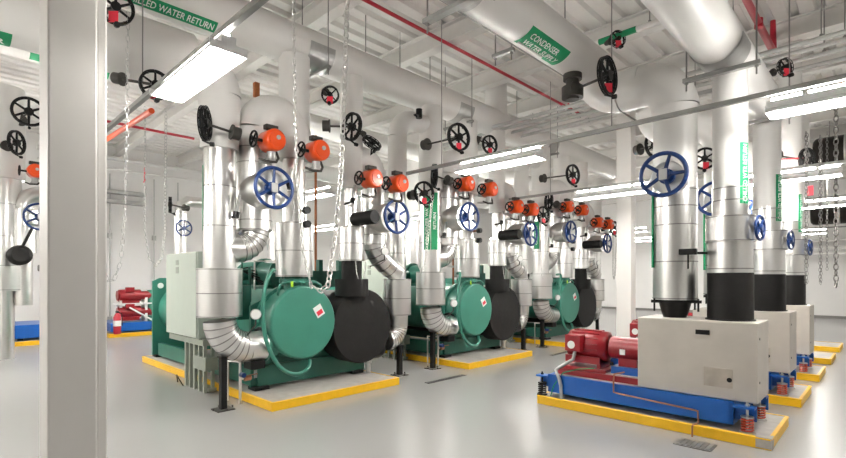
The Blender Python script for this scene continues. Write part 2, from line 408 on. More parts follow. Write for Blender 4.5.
    b = B(); b.box((2.72, 5.92, .98), (2.9, 6.1, 1.42), .01); b.tube([(2.8, 5.95, 1.5), (2.8, 5.95, 1.9)], .012, 6); b.tube([(2.95, 6.05, 1.2), (2.95, 6.05, 1.66)], .02, 8); b.build('junction_box', 'dgreen', r)
    b = B()
    for q in range(6): b.tube([(2.74, 5.98+.06*q, 1.42), (2.76+.03*q, 6.05+.03*q, 1.62), (3.0+.04*q, 6.1, 1.66-.05*q)], .009, 6)
    b.build('control_wire', 'iron', r)
    b = B(); b.box((3.2, 6.1, 1.72), (3.6, 6.13, 1.76)); b.tube([(3.05, 6.12, 1.35), (3.05, 6.12, 1.74), (3.6, 6.12, 1.74)], .011, 6)
    b.build('perforated_strut', 'chain', r)
    return r
ch0 = make_chiller()
REP = [ch0]
def rep(o): REP.append(o); return o

# control cabinet on its stand
def make_cabinet():
    r = thing('control_cabinet', 'pale green control cabinet beside the front chiller', 'cabinet', (2.48, 6.65, .68), 'pale green chiller control cabinets')
    B().box((2.50, 6.62, .70), (2.82, 7.78, 1.87), .012).build('body', 'cab', r)
    d = B().box((2.48, 6.63, .71), (2.50, 7.77, 1.86), .008).build('door', 'cab', r)
    b = B(); b.box((2.474, 7.26, 1.70), (2.480, 7.36, 1.77)); b.box((2.474, 7.26, 1.58), (2.480, 7.36, 1.67)); b.build('louver_vent', 'stand', r, d)
    s = thing('cabinet_stand', 'grey steel stand under the control cabinet of the front chiller', 'stand', (2.5, 6.5, 0), 'steel stands under the cabinets')
    b = B()
    for y in (6.46, 6.62, 6.78, 6.94, 7.1): b.box((2.52, y, 0), (2.56, y+.045, .70))
    b.box((2.50, 6.36, .30), (2.66, 6.78, .47)); b.box((2.56, 6.4, .02), (2.66, 7.14, .06)); b.box((2.5, 6.44, .62), (2.66, 7.7, .695)); b.box((2.62, 6.46, 0), (2.66, 6.50, .7)); b.box((2.62, 7.10, 0), (2.66, 7.14, .7))
    b.build('frame', 'stand', s)
    b = B(); b.tube([(2.49, 7.1, .0), (2.46, 7.2, .1), (2.47, 7.3, .13), (2.5, 7.35, .02)], .008, 6); b.build('loose_cable', 'iron', s)
    return r, s
cab, stand = make_cabinet(); rep(cab); rep(stand)

# handwheel helper: adds wheel to B
def wheel(b, c, nrm, R, r, spokes=6, hub=.05, hubl=.05, dish=0., mm=0):
    c = V(c); d = V(nrm).normalized(); u, w = frame(d)
    b.torus(c, d, R, r, 36, 8, mm)
    b.cyl(c-d*hubl*.5-d*dish, c+d*hubl*.5-d*dish, hub, n=16, m=mm)
    for i in range(spokes):
        a = 2*PI*(i+.5)/spokes; e = u*math.cos(a)+w*math.sin(a)
        b.tube([c-d*dish+e*hub*.8, c+e*R], [r*.95, r*.75], 8, False, True, mm)
    return b
def butterfly(label, pc, stub_r, wc, R, nrm, stub_len, group='blue handwheel valves', sp=6):
    """insulated valve stub sticking out of a pipe with a gear box and blue handwheel"""
    pc = V(pc); wc = V(wc); d = V(nrm).normalized()
    r = thing('butterfly_valve', label, 'valve', tuple(pc), group)
    b = B(); e = pc+d*stub_len; b.tube([pc, pc+d*(stub_len-.01), e], [stub_r, stub_r, stub_r-.008], 32); b.tube([e-d*.018, e-d*.008], stub_r+.004, 32, False)
    b.build('stub_jacket', ['silver', 'seam'], r)
    B().cyl(e, wc-d*.03, .028, n=12).build('stem', 'steel', r)
    B().cyl(e, e+d*.045, .075, n=16).build('gear_box', 'blue', r)
    b = B(); wheel(b, wc, d, R, .021, sp, .06, .05, .02); wh = b.build('handwheel', 'blue', r)
    u, w = frame(d); c = wc+d*.012
    B().obox(c, (u, w, d), (.036, .052, .006)).build('hub_plate', 'plate', r, wh)
    return r

# ------------------------------------------------------------------ chiller pipework (front set; copies follow)
def post(x, y, h, label):
    r = thing('pipe_support_post', label, 'support post', (x, y, 0), 'black pipe support posts')
    B().box((x-.034, y-.034, .012), (x+.034, y+.034, h)).build('tube_post', 'iron', r)
    b = B(); b.box((x-.1, y-.1, 0), (x+.1, y+.1, .012)); b.bolts((x, y, .012), (0, 0, 1), .11, .01, .02, 4); b.build('base_plate', 'dark', r)
    B().box((x-.05, y-.05, h), (x+.05, y+.05, h+.012)).build('saddle_plate', 'iron', r)
    return r
YP = 5.52
def make_p1():
    r = thing('condenser_pipe', 'silver and white pipe with wide sleeve bending into the front chiller', 'pipe', (2.33, YP, .5), 'silver pipes with wide sleeves')
    x = 2.33
    b = B(); b.arc((2.66, YP, 1.02), (-1, 0, 0), (0, 0, -1), .33, .178, 0, 90, 8, 26, True); b.tube([(2.66, YP, .69), (2.86, YP, .69)], .178, 26); b.build('elbow', ['gore', 'seam'], r)
    b = B(); b.tube([(x, YP, 1.07), (x, YP, 1.62)], .245, 36); b.rings(x, YP, (1.08, 1.34, 1.61), .245); b.build('sleeve', ['silver', 'seam'], r)
    b = B(); b.tube([(x, YP, 1.60), (x, YP, 3.0)], .178, 30); b.rings(x, YP, (2.1, 2.55, 2.98), .178); b.build('jacket', ['silver', 'seam'], r)
    return r
p1 = rep(make_p1())
rep(post(2.36, 5.5, .60, 'black square post under the silver elbow at the front chiller'))
def make_p2():
    x = 2.75; y = 5.52
    r = thing('bypass_pipe', 'silver pipe with crumpled elbow carrying a big blue handwheel, front chiller', 'pipe', (x, y, 1.7), 'silver bypass pipes')
    b = B(); b.tube([(x, y, 2.08), (x, y, 3.08)], .205, 32); b.rings(x, y, (2.09, 2.2, 2.88, 3.06), .205); b.build('jacket', ['silver', 'seam'], r)
    b = B(); b.arc((x-.23, y, 2.09), (1, 0, 0), (0, 0, -1), .23, .168, 0, 90, 7, 26, True); b.tube([(x-.22, y, 1.86), (x-.42, y, 1.86)], .168, 26, False); b.build('elbow', ['gore', 'seam'], r)
    b = B(); b.tube([(x, y, 3.06), (x, y, 3.30)], .205, 28); b.arc((x+.28, y, 3.30), (-1, 0, 0), (0, 0, 1), .28, .205, 0, 180, 14, 28); b.build('return_bend', 'white', r)
    return r
rep(make_p2())
rep(butterfly('blue handwheel valve high on the silver bypass pipe, front chiller', (2.75, 5.52, 2.535), .215, (2.735, 5.01, 2.535), .225, (-.03, -1, 0), .41))
def make_p3():
    x, y = 3.3, 5.53
    r = thing('condenser_riser', 'pipe standing on the green top nozzle of the front chiller', 'pipe', (x, y, 1.52), 'pipes on the green top nozzles')
    b = B(); b.tube([(x, y, 1.53), (x, y, 2.22)], .232, 34); b.rings(x, y, (1.54, 1.86, 2.21), .232); b.build('sleeve', ['silver', 'seam'], r)
    b = B(); b.tube([(x, y, 2.20), (x, y, 3.05)], .15, 28); b.rings(x, y, (2.6, 3.03), .15); b.build('jacket', ['silver', 'seam'], r)
    b = B(); b.tube([(x, y, 3.03), (x, y, 4.36)], .195, 28); b.build('upper_jacket', 'white', r)
    return r
rep(make_p3())
def make_p4():
    x, y = 4.2, 5.5
    r = thing('evaporator_riser', 'slim pipe standing on the black insulated neck of the front chiller', 'pipe', (x, y, 1.75), 'slim pipes on black necks')
    b = B(); b.tube([(x, y, 1.755), (x, y, 2.24)], .18, 30); b.rings(x, y, (1.765, 2.0, 2.23), .18); b.build('sleeve', ['silver', 'seam'], r)
    b = B(); b.tube([(x, y, 2.22), (x, y, 2.80)], .095, 24); b.build('jacket', ['silver', 'seam'], r)
    b = B(); b.tube([(x, y, 2.78), (x, y, 4.36)], .16, 26); b.build('upper_jacket', 'white', r)
    b = B(); b.chain([(4.12, 5.31, 1.75), (4.13, 5.30, 1.6), (4.17, 5.30, 1.48), (4.22, 5.30, 1.43), (4.27, 5.30, 1.5), (4.30, 5.31, 1.75)], .026, .0035); b.build('safety_chain', 'chain', r)
    return r
rep(make_p4())
b = B(); b.tube([(4.2, 5.42, 2.34), (4.2, 5.0, 2.34), (4.2, 4.985, 2.34)], [.095, .095, .085], 26)
rep(single(b, 'insulated_strainer', 'black', (4.2, 5.2, 2.34), 'black foam-wrapped strainer sticking out of the slim pipe, front chiller', 'strainer', 'black foam-wrapped strainers'))
def make_p6():
    x, y = 4.62, 5.52
    r = thing('evaporator_bypass_pipe', 'silver pipe with sloping crumpled elbow behind blue handwheel, front chiller black side', 'pipe', (x, y, 1.6), 'silver bypass pipes on the black side')
    b = B(); b.tube([(x, y, 2.0), (x, y, 2.85)], .185, 30); b.rings(x, y, (2.01, 2.15, 2.83), .185); b.build('jacket', ['silver', 'seam'], r)
    b = B(); pp = [V(p) for p in ((x, y, 2.06), (x+.015, y, 1.97), (x+.06, y, 1.885), (x+.13, y, 1.81), (x+.22, y, 1.74), (x+.33, y, 1.67), (x+.46, y, 1.60))]
    b.tube(pp, .155, 24, False)
    for i in range(1, 6):
        t = (pp[i+1]-pp[i-1]).normalized()*.007; b.tube([pp[i]-t, pp[i]+t*.2, pp[i]+t], [.156, .161, .156], 24, False, True, 1)
    b.build('elbow', ['gore', 'seam'], r)
    b = B(); b.tube([(x, y, 2.83), (x, y, 3.05)], .165, 26); b.arc((x-.21, y, 3.05), (1, 0, 0), (0, 0, 1), .21, .165, 0, 180, 12, 26); b.build('return_bend', 'white', r)
    return r
rep(make_p6())
rep(butterfly('blue handwheel valve on the silver pipe beside the black strainer, front chiller', (4.62, 5.52, 2.38), .205, (4.62, 5.01, 2.38), .225, (0, -1, 0), .40))
def make_p5():
    x, y = 5.12, 5.54
    r = thing('evaporator_pipe', 'sleeved silver pipe bending into the black side of the front chiller', 'pipe', (x, y, .5), 'sleeved pipes on the black side')
    b = B(); b.arc((x-.19, y+.04, .78), (1, 0, 0), (0, 0, -1), .22, .165, 0, 90, 8, 26, True); b.build('elbow', ['gore', 'seam'], r)
    b = B(); b.tube([(x+.03, y+.04, .76), (x+.02, y+.02, .96)], .168, 26); b.tube([(x, y, .94), (x, y, 1.50)], .215, 34); b.rings(x, y, (.95, 1.2, 1.49), .215); b.build('sleeve', ['silver', 'seam'], r)
    b = B(); b.tube([(x, y, 1.48), (x, y, 2.95)], .128, 26); b.rings(x, y, (1.9, 2.4, 2.93), .128); b.build('jacket', ['silver', 'seam'], r)
    b = B(); b.tube([(x, y, 2.93), (x, y, 3.72)], .15, 24); b.arc((x+.33, y, 3.72), (-1, 0, 0), (0, 0, 1), .33, .15, 0, 90, 10, 24); b.tube([(x+.33, y, 4.05), (x+.74, y, 4.05)], .15, 24); b.build('upper_jacket', 'white', r)
    return r
rep(make_p5())
rep(post(5.13, 5.5, .46, 'black square post under the elbow on the black side of the front chiller'))

def actuator(x, y, z, R, label):
    r = thing('valve_actuator', label, 'actuator', (x, y, z), 'orange valve actuators')
    b = B(); b.tube([(x, y+.20, z), (x, y+.19, z), (x, y, z), (x, y-.02, z), (x, y-.03, z)], [.09, R, R, R*.97, R*.86], 30); b.build('body', 'orange', r)
    b = B(); b.tube([(x, y-.028, z), (x, y-.040, z)], R*.72, 24); b.build('end_cover', 'orange', r)
    B().cyl((x+.015, y-.038, z+.02), (x+.015, y-.052, z+.02), .026, n=14).build('position_window', 'plate', r)
    b = B(); c = V((x-R-.10, y+.08, z-.02)); wheel(b, c, (1, 0, 0), .085, .012, 4, .022, .04); b.cyl(c, (x-R+.02, y+.08, z-.02), .018, n=10); b.build('handwheel', 'iron', r)
    b = B(); b.box((x-.045, y+.16, z-.10), (x+.045, y+.30, z-.03)); b.cyl((x, y+.1, z-R), (x, y+.1, z-R-.08), .05); b.box((x-.06, y+.06, z-R-.10), (x+.06, y+.30, z-R-.075)); b.build('mounting_bracket', 'steel', r)
    b = B(); b.tube([(x+.06, y+.1, z-R+.02), (x+.08, y+.08, z-R-.06), (x+.03, y+.04, z-R-.12), (x-.08, y+.05, z-R-.13), (x-.14, y+.12, z-R-.09)], .014, 8); b.build('flexible_conduit', 'dark', r)
    B().box((x-.09, y+.04, z+R-.005), (x+.06, y+.12, z+R+.05), .008).build('terminal_box', 'dark', r)
    return r
a0 = rep(actuator(2.76, 5.03, 3.09, .125, 'orange actuator above the blue handwheel, first of four, front chiller'))
for d, lb in (((.56, -.07, -.025), 'orange actuator second of four over the front chiller, beside a hanging chain'), ((1.46, -.03, -.225), 'orange actuator third of four, over the black side of the front chiller'), ((1.88, -.1, -.243), 'orange actuator last of four, over the black side of the front chiller')):
    rep(dup(a0, d, lb))

def chainwheel(c, nrm, R, label, shaft, tag=False, name='chain_wheel', grp='black chain wheels', spokes=6):
    """c wheel centre; shaft: end point of the stem where the valve body sits"""
    c = V(c); e = V(shaft); r = thing(name, label, 'chain wheel', tuple(c), grp); d = V(nrm).normalized()
    b = B(); wheel(b, c, d, R, R*.10, spokes, R*.3, .07); u, w = frame(d)
    b.torus(c+d*.022, d, R*1.06, R*.045, 32, 6); b.torus(c-d*.022, d, R*1.06, R*.045, 32, 6)
    for i in range(12):
        a = 2*PI*i/12; q = u*math.cos(a)+w*math.sin(a); b.obox(c+q*R, (q, d, q.cross(d)), (R*.09, .022, R*.05))
    b.build('wheel', 'iron', r)
    b = B(); b.tube([c-d*.01-V((0, 0, R*.6)), c-d*.02-V((0, 0, R*1.08)), c+d*.06-V((0, 0, R*1.3))], .011, 8); b.tube([c+d*.05-V((0, 0, R*1.3)), c+d*.09-V((0, 0, R*1.32))], .024, 8); b.build('chain_guide', 'iron', r)
    B().cyl(c, e, .014, n=8).build('stem', 'dark', r)
    dd = (e-c).normalized(); b = B(); b.cyl(e-dd*.02, e+dd*.06, R*.42, n=20).cyl(e-dd*.035, e-dd*.02, R*.5, n=20); b.build('valve_bonnet', 'dark', r)
    if tag:
        B().obox(c+V((0, 0, -R*.75))-V((.02, .02, 0)), (V((.7, -.7, 0)), V((.7, .7, 0)), V((0, 0, 1))), (.038, .003, .045)).build('red_tag', 'tag', r)
    return r
cw1 = chainwheel((2.02, 5.15, 3.13), (.8, -.6, 0), .165, 'black chain wheel with long stem over the sleeved pipe, front chiller', (2.32, 5.12, 3.09)); rep(cw1)
cw2 = chainwheel((5.31, 5.14, 2.82), (-.15, -1, 0), .165, 'black chain wheel low on the pipe past the black side, front chiller', (5.31, 5.40, 2.82), True); rep(cw2)
cw3 = chainwheel((1.89+DX, 4.54, 3.58), (-.15, -1, 0), .185, 'black chain wheel high in front of the main pipe, middle chiller', (1.89+DX, 5.2, 3.6), True); dup(cw3, (DX, 0, 0), 'black chain wheel high in front of the main pipe, back chiller')

def gauge(label, c, foot, R=.062):
    c = V(c); r = thing('pressure_gauge', label, 'gauge', tuple(c), 'round pressure gauges')
    d = V((-.35, -.94, 0)).normalized()
    B().cyl(c, c+d*.03, R, n=24).build('case', 'steel', r); B().cyl(c+d*.03, c+d*.034, R*.86, n=24).build('dial', 'glass', r)
    B().tube([c-V((0, 0, R)), c-V((0, 0, R+.06)), V(foot)], .009, 6).build('stem', 'dark', r)
    return r
rep(gauge('white faced pressure gauge at the side elbow of the front chiller', (2.655, 5.30, 1.09), (2.6, 5.4, .84)))
rep(gauge('white faced pressure gauge beside the black neck, front chiller', (4.60, 5.25, 1.90), (4.45, 5.4, 1.68), .06))
def sensor(label, c, d, L):
    c = V(c); d = V(d).normalized(); r = thing('thermometer', label, 'thermometer', tuple(c), 'pipe thermometers')
    B().cyl(c-d*.02, c+d*.05, .036, n=12).build('swivel_head', 'iron', r)
    B().bar(c+d*.03, c+d*L, .03, .022, (0, 1, 0)).build('scale_case', 'steel', r)
    B().cyl(c, c+V((-.03, .14, -.02)), .016, n=8).build('probe', 'iron', r)
    return r
t0 = rep(sensor('slanted thermometer on the sleeved silver pipe, front chiller', (2.42, 5.30, 2.21), (.18, 0, 1), .24))
rep(dup(t0, V((3.06, 5.27, 2.62))-V((2.42, 5.30, 2.21)), 'slanted thermometer above the green top nozzle, front chiller'))
rep(dup(t0, V((4.06, 5.30, 2.56))-V((2.42, 5.30, 2.21)), 'slanted thermometer just above the black strainer, front chiller'))
def sensorbox(label, c):
    c = V(c); r = thing('flow_switch', label, 'switch', tuple(c), 'small black flow switches')
    B().cyl(c, c+V((0, -.07, 0)), .045, n=14).build('housing', 'iron', r); B().cyl(c, c+V((.02, .22, 0)), .02, n=8).build('stem', 'copper', r)
    return r
f0 = rep(sensorbox('black flow switch on the riser over the green nozzle, front chiller', (3.30, 5.28, 2.36)))
rep(dup(f0, (.02, .02, -.17), 'lower black flow switch on the riser over the green nozzle, front chiller'))

# thin risers, small bore pipework beside each chiller
b = B(); b.tube([(4.52, 6.9, 1.2), (4.52, 6.9, 3.9)], .022, 8)
b2 = single(b, 'brown_pipe', 'rust', (4.52, 6.9, 1.2), 'thin rust brown pipe rising behind the front chiller', 'pipe', 'thin rust brown pipes'); rep(b2)
def smallbore():
    r = thing('small_valve_manifold', 'small pipes and valves under the silver elbow at the front chiller', 'valve manifold', (2.5, 5.6, 0), 'small drain manifolds')
    b = B(); b.tube([(2.62, 5.62, 0), (2.62, 5.62, .62)], .018, 8); b.tube([(2.62, 5.62, .3), (2.76, 5.62, .3)], .018, 8); b.tube([(2.55, 5.8, .02), (2.55, 5.8, .5), (2.62, 5.62, .5)], .012, 8); b.build('pipe', 'chain', r)
    b = B(); b.cyl((2.66, 5.60, .3), (2.74, 5.60, .3), .035, n=10); b.bar((2.68, 5.55, .34), (2.79, 5.52, .35), .02, .008); b.build('ball_valve', 'copper', r)
    b = B(); b.box((2.66, 5.42, .42), (2.84, 5.62, .52), .01); b.build('black_clamp', 'iron', r)
    B().cyl((2.60, 5.55, .36), (2.60, 5.48, .36), .03, n=10).build('blue_knob', 'blue', r)
    return r
rep(smallbore())
b = B(); b.box((5.0, 4.74, .0), (5.85, 4.83, .004))
for q in range(20): b.box((5.01+.042*q, 4.75, .004), (5.035+.042*q, 4.82, .006))
rep(single(b, 'floor_drain', 'grate', (5.4, 4.78, 0), 'narrow dark trench drain in the floor after the front chiller', 'floor drain', 'trench drains in the floor'))

# copies for the middle and back chillers
for k in (1, 2):
    for o in REP:
        lb = o['label']
        assert 'front' in lb, lb
        dup(o, (DX*k, 0, 0), lb.replace('front', CH[k]))
# labels that face differently per chiller
allp1 = [o for o in C.objects if o.name.startswith('condenser_pipe')]
allp1.sort(key=lambda o: o.location.x)
for k, o in enumerate(allp1):
    x = 2.33+DX*k
    b = B()
    if k: b.tube([(x, YP, 2.98), (x, YP, 4.36)], .20, 28)
    else: b.tube([(x, YP, 2.98), (x, YP, 3.58)], [.205, .23], 28); b.arc((x-.28, YP, 3.58), (1, 0, 0), (0, 0, 1), .28, .235, 0, 90, 8, 28)
    b.tube([(x, YP, 2.975), (x, YP, 3.0)], .208, 28); b.build('upper_jacket', 'white', o)
    if k == 0: pipe_label_z(o, x, YP, .178, 2.05, 2.78, 158, 34, 'CONDENSER WATER RETURN', .055)
    elif k == 1:
        pipe_label_z(o, x, YP, .178, 1.98, 2.86, 203, 36, 'CONDENSER WATER', .075); pipe_label_z(o, x, YP, .178, 1.98, 2.92, 244, 38, 'RETURN', .075)
    else: pipe_label_z(o, x, YP, .178, 2.15, 2.75, 180, 40, 'CONDENSER', .07)

# ------------------------------------------------------------------ headers overhead
def header(name, label, Yc, Zc, r, x0, x1, seams=(), m='white'):
    h = thing(name, label, 'pipe', (x0, Yc, Zc), None)
    b = B(); b.tube([(x0, Yc, Zc), (x1, Yc, Zc)], r, 48)
    for x in seams: b.tube([(x-.012, Yc, Zc), (x+.012, Yc, Zc)], r+.003, 48, False)
    b.build('jacket', m, h); return h
def saddle(h, Yc, Zc, r, x0, x1):
    b = B(); n = 16; vs = []
    for i in range(n+1):
        a = PI+PI*i/n
        for x in (x0, x1): vs.append((x, Yc+(r+.008)*math.cos(a), Zc+(r+.008)*math.sin(a)))
    fs = [(2*i, 2*i+2, 2*i+3, 2*i+1) for i in range(n)]
    b.add(vs, fs); vs2 = [(p[0], Yc+(p[1]-Yc)*.975, Zc+(p[2]-Zc)*.975) for p in vs]; b.add(vs2, [f[::-1] for f in fs])
    b.build('saddle_shield', 'steel', h)
MY, MZ, MR = 5.62, 4.58, .26
main = header('chilled_water_main', 'fat white overhead main running past all the chillers', MY, MZ, MR, -3.0, 13.4, (1.0, 2.6, 4.6, 5.7, 7.4, 9, 11))
pipe_label_x(main, MY, MZ, MR, 1.33, 2.28, -62, 32, 'CHILLED WATER RETURN', .115)
pipe_label_x(main, MY, MZ, MR, 8.0, 8.95, -84, 34, 'RETURN', .13, 'far_pipe_label')
for x in (3.60, 6.62, 9.7): saddle(main, MY, MZ, MR, x-.16, x+.22)
b = B(); b.tube([(7.85, MY, MZ), (7.85, MY, ZC)], .22, 26); b.build('roof_riser', 'white', main)
b = B(); b.tube([(8.0, MY, MZ), (8.6, MY, MZ), (8.9, MY, MZ)], [.27, .27, .34], 30); b.build('flared_collar', 'white', main)
low = header('low_header', 'big white pipe low overhead either side of the white column', 5.52, 3.86, .31, -3.0, 1.98, (.2, 1.42))
b = B(); b.tube([(1.98, 5.52, 3.86), (2.06, 5.52, 3.86)], [.31, .24], 30); b.build('reducer', 'white', low)
pipe_label_x(low, 5.52, 3.86, .31, -.75, .50, -84, 46, 'CONDENSER WATER', .13)
cp = header('condenser_header', 'white pipe high beyond the low header beside the column', 9.0, 4.9, .2, -3, 2.2, (1.3,))
pipe_label_x(cp, 9.0, 4.9, .2, 1.02, 2.0, -55, 60, 'CONDENSER', .13)
HY, HZ, HR = 2.5, 3.96, .22
h2 = header('supply_header', 'fat white overhead pipe with green label over the aisle', HY, HZ, HR, -3, 5.48, (1.2, 3.6))
b = B(); b.tube([(5.48+HR*math.sin(q*PI/16), HY, HZ) for q in range(9)], [max(.002, HR*math.cos(q*PI/16)) for q in range(9)], 40); b.build('rounded_end', 'white', h2)
b = B(); b.tube([(7.44, HY, HZ), (9.6, HY, HZ)], HR, 40); b.build('far_length', 'white', h2)
pipe_label_x(h2, HY, HZ, HR, 3.84, 4.56, -72, 60, 'CONDENSER\nWATER SUPPLY', .085)
b = B(); b.tube([(x, HY+.02, HZ-HR-.008) for x in (3.88, 4.3)], .012, 8); b.build('label_strap', 'wht', h2)
saddle(h2, HY, HZ, HR, 2.82, 3.14)
GY, GZ, GR = 1.15, 3.68, .215
h3 = header('pump_header', 'thick white overhead pipe over the pumps, resting in a steel saddle', GY, GZ, GR, -3, 7.44, (2.6,))
b = B(); b.tube([(7.44+GR*math.sin(q*PI/16), GY, GZ) for q in range(9)], [max(.002, GR*math.cos(q*PI/16)) for q in range(9)], 40); b.build('rounded_end', 'white', h3)
saddle(h3, GY, GZ, GR, 4.98, 5.32)
b = B(); b.tube([(2.0, 2.82, 3.945), (9.0, 2.82, 3.945)], .013, 8)
single(b, 'small_copper_line', 'rod', (2, 2.82, 3.945), 'thin dark line running along the green labelled overhead pipe', 'pipe')

def trapeze(x, y0, y1, z, label, w=.05):
    r = thing('trapeze_hanger', label, 'pipe hanger', (x, y0, z), 'trapeze pipe hangers')
    B().box((x-w/2, y0, z-.04), (x+w/2, y1, z), .004).build('cross_strut', 'strut', r)
    for y in (y0+.03, y1-.03):
        b = B(); b.cyl((x, y, z-.12), (x, y, ZC-.06), .0075, n=8); b.cyl((x, y, z-.055), (x, y, z-.04), .018, n=6); b.build('rod', 'rod', r)
    return r
for x, lb in ((3.67, 'trapeze hanger under the fat white main by the tall hanging chain'), (6.70, 'trapeze hanger under the fat white main over the middle chiller'), (9.75, 'trapeze hanger under the fat white main over the back chiller'), (.65, 'trapeze hanger under the fat white main behind the white column')):
    trapeze(x, 5.28, 5.97, MZ-MR-.01, lb)
trapeze(2.985, 2.12, 2.88, HZ-HR-.01, 'trapeze hanger under the green labelled overhead pipe, before the label', .07)
trapeze(4.17, 2.76, 3.02, HZ-HR+.13, 'trapeze hanger under the green labelled overhead pipe, behind the label', .05)
trapeze(5.16, .83, 1.46, GZ-GR-.012, 'trapeze hanger under the thick pump header, below its saddle', .055)
trapeze(7.1, .83, 1.46, GZ-GR-.012, 'trapeze hanger under the thick pump header, over the middle pump', .05)

# single hanger rods seen against the ceiling
for i, (x, y, z) in enumerate(((4.55, 5.62, 4.83), (5.25, 5.62, 4.83), (5.95, 5.62, 4.83), (8.6, 5.62, 4.83), (1.9, 5.62, 4.83), (6.4, 1.3, 4.76), (6.4, 2.2, 4.76), (7.5, .6, 4.42), (7.75, .4, 4.42), (8.1, .62, 4.44), (3.6, 2.5, 4.17), (4.75, 2.5, 4.17))):
    b = B(); b.cyl((x, y, z), (x, y, ZC-.06), .0075, n=6); b.cyl((x, y, z), (x, y, z+.03), .02, n=6)
    single(b, 'hanger_rod', 'rod', (x, y, z), 'slim steel hanger rod dropping from the white ceiling deck', 'rod', 'slim ceiling hanger rods')

# ------------------------------------------------------------------ pumps
def make_pump():
    r = thing('pump', 'front pump with red motor, blue frame and pale insulated box', 'pump', (5.12, .75, .1), 'red motor pumps on blue frames')
    b = B(); b.box((5.17, 1.04, .155), (5.21, 2.94, .365)); b.box((5.74, 1.04, .155), (5.78, 2.94, .365)); b.box((5.17, 2.90, .155), (5.78, 2.94, .365)); b.box((5.17, 1.04, .155), (5.78, 1.08, .365)); b.box((5.2, 1.06, .17), (5.76, 2.92, .22))
    fr = b.build('base_frame', 'fblue', r)
    b = B(); b.box((5.21, 1.08, .22), (5.74, 2.90, .362)); b.build('grout_bed', 'pad', r, fr)
    for (x, y, dy) in ((5.19, 1.04, -1), (5.76, 1.04, -1), (5.19, 2.94, 1), (5.76, 2.94, 1)):
        b = B(); ya, yb = (y-.17, y) if dy < 0 else (y, y+.14)
        b.box((x-.06, ya, .325), (x+.06, yb, .345)); b.box((x-.06, ya, .18), (x-.045, yb, .345)) if dy > 9 else None
        b.box((x+.045, ya, .20), (x+.06, yb, .345)); b.build('spring_bracket', 'fblue', r, fr)
        yc = (ya+yb)/2-.02*dy*-1
        b = B(); hz = [(x+.046*math.cos(q*.7), yc+.046*math.sin(q*.7), .115+.125*q/46) for q in range(47)]; b.tube(hz, .0075, 8); b.build('isolator_spring', 'wood' if dy < 0 else 'iron', r, fr)
        b = B(); b.cyl((x, yc, .1), (x, yc, .115), .062, n=20).cyl((x, yc, .112), (x, yc, .245), .011, n=8).cyl((x, yc, .24), (x, yc, .252), .052, n=20).cyl((x, yc, .252), (x, yc, .38), .011, n=8).cyl((x, yc, .345), (x, yc, .36), .02, n=6); b.build('isolator_cup', 'chain' if dy < 0 else 'iron', r, fr)
    # insulated pump casing
    b = B(); b.box((5.2, .86, .37), (5.76, 1.91, 1.10), .012); bx = b.build('insulated_box', 'box', r)
    b = B(); b.box((5.193, 1.24, .965), (5.2, 1.36, 1.01), m=0); b.build('nameplate', 'iron', r, bx)
    # welded pad and small nozzle on the box face
    b = B(); b.box((5.193, 1.05, .48), (5.2, 1.29, .66), .006); b.build('access_patch', 'boxtop', r, bx)
    b = B(); b.cyl((5.185, 1.075, .56), (5.195, 1.075, .56), .022, n=12); b.build('vent_plug', 'iron', r, bx)
    b = B()
    for (yy, zz) in ((.86, .55), (.86, .95)): B().cyl((5.3, yy-.004, zz), (5.3, yy, zz), .012, n=10).build('rivet', 'iron', r, bx)
    # motor
    b = B(); mx, mz = 5.48, .72
    b.tube([(mx, 2.80, mz), (mx, 2.78, mz), (mx, 2.34, mz), (mx, 2.32, mz)], [.12, .17, .17, .13], 32)
    for q in range(16):
        a = PI*(q+.5)/16*2; u = V((math.cos(a), 0, math.sin(a))); b.bar(V((mx, 2.40, mz))+u*.172, V((mx, 2.74, mz))+u*.172, .01, .022, u)
    b.box((mx-.15, 2.38, .52), (mx+.15, 2.80, .60)); b.box((mx-.13, 2.38, .47), (mx+.13, 2.42, .6)); mo = b.build('motor', 'red', r)
    b = B(); b.box((5.22, 2.56, .66), (5.36, 2.75, .85), .01); b.cyl((5.215, 2.67, .735), (5.222, 2.67, .735), .045, m=1); jb = b.build('terminal_box', ['red', 'wht'], r, mo)
    b = B(); b.box((5.32, 2.30, .365), (5.66, 2.86, .47), .006); b.build('motor_stool', 'red', r)
    b = B(); b.box((5.28, 1.92, .365), (5.31, 2.88, .43)); b.build('side_rail', 'red', r); b = B(); b.box((5.31, 1.92, .362), (5.66, 2.30, .44)); b.build('sole_plate', 'pad', r)
    # coupling guard
    b = B(); b.tube([(mx, 2.29, mz), (mx, 1.92, mz)], .125, 22); b.box((mx-.06, 2.0, .47), (mx+.06, 2.2, mz)); b.box((mx-.03, 1.93, .84), (mx+.03, 1.97, .93)); cg = b.build('coupling_guard', 'red', r)
    b = B(); b.box((mx-.128, 2.10, .66), (mx-.125, 2.16, .72)); b.build('guard_label', 'wht', r, cg)
    b = B(); b.box((5.36, 1.95, .44), (5.60, 2.26, .52)); b.build('guard_foot', 'fblue', r)
    # wiring and drip line
    b = B(); b.tube([(5.30, 2.66, .66), (5.27, 2.67, .56), (5.2, 2.80, .46), (5.15, 2.83, .43), (5.14, 2.78, .34), (5.145, 2.76, .25), (5.145, 2.75, .1)], .020, 10); b.build('flexible_conduit', 'steel', r)
    b = B(); b.tube([(5.24, 2.40, .49), (5.25, 2.58, .46), (5.2, 2.76, .40), (5.16, 2.86, .24), (5.16, 2.9, .11)], .006, 6); b.build('earth_wire', 'sgn', r)
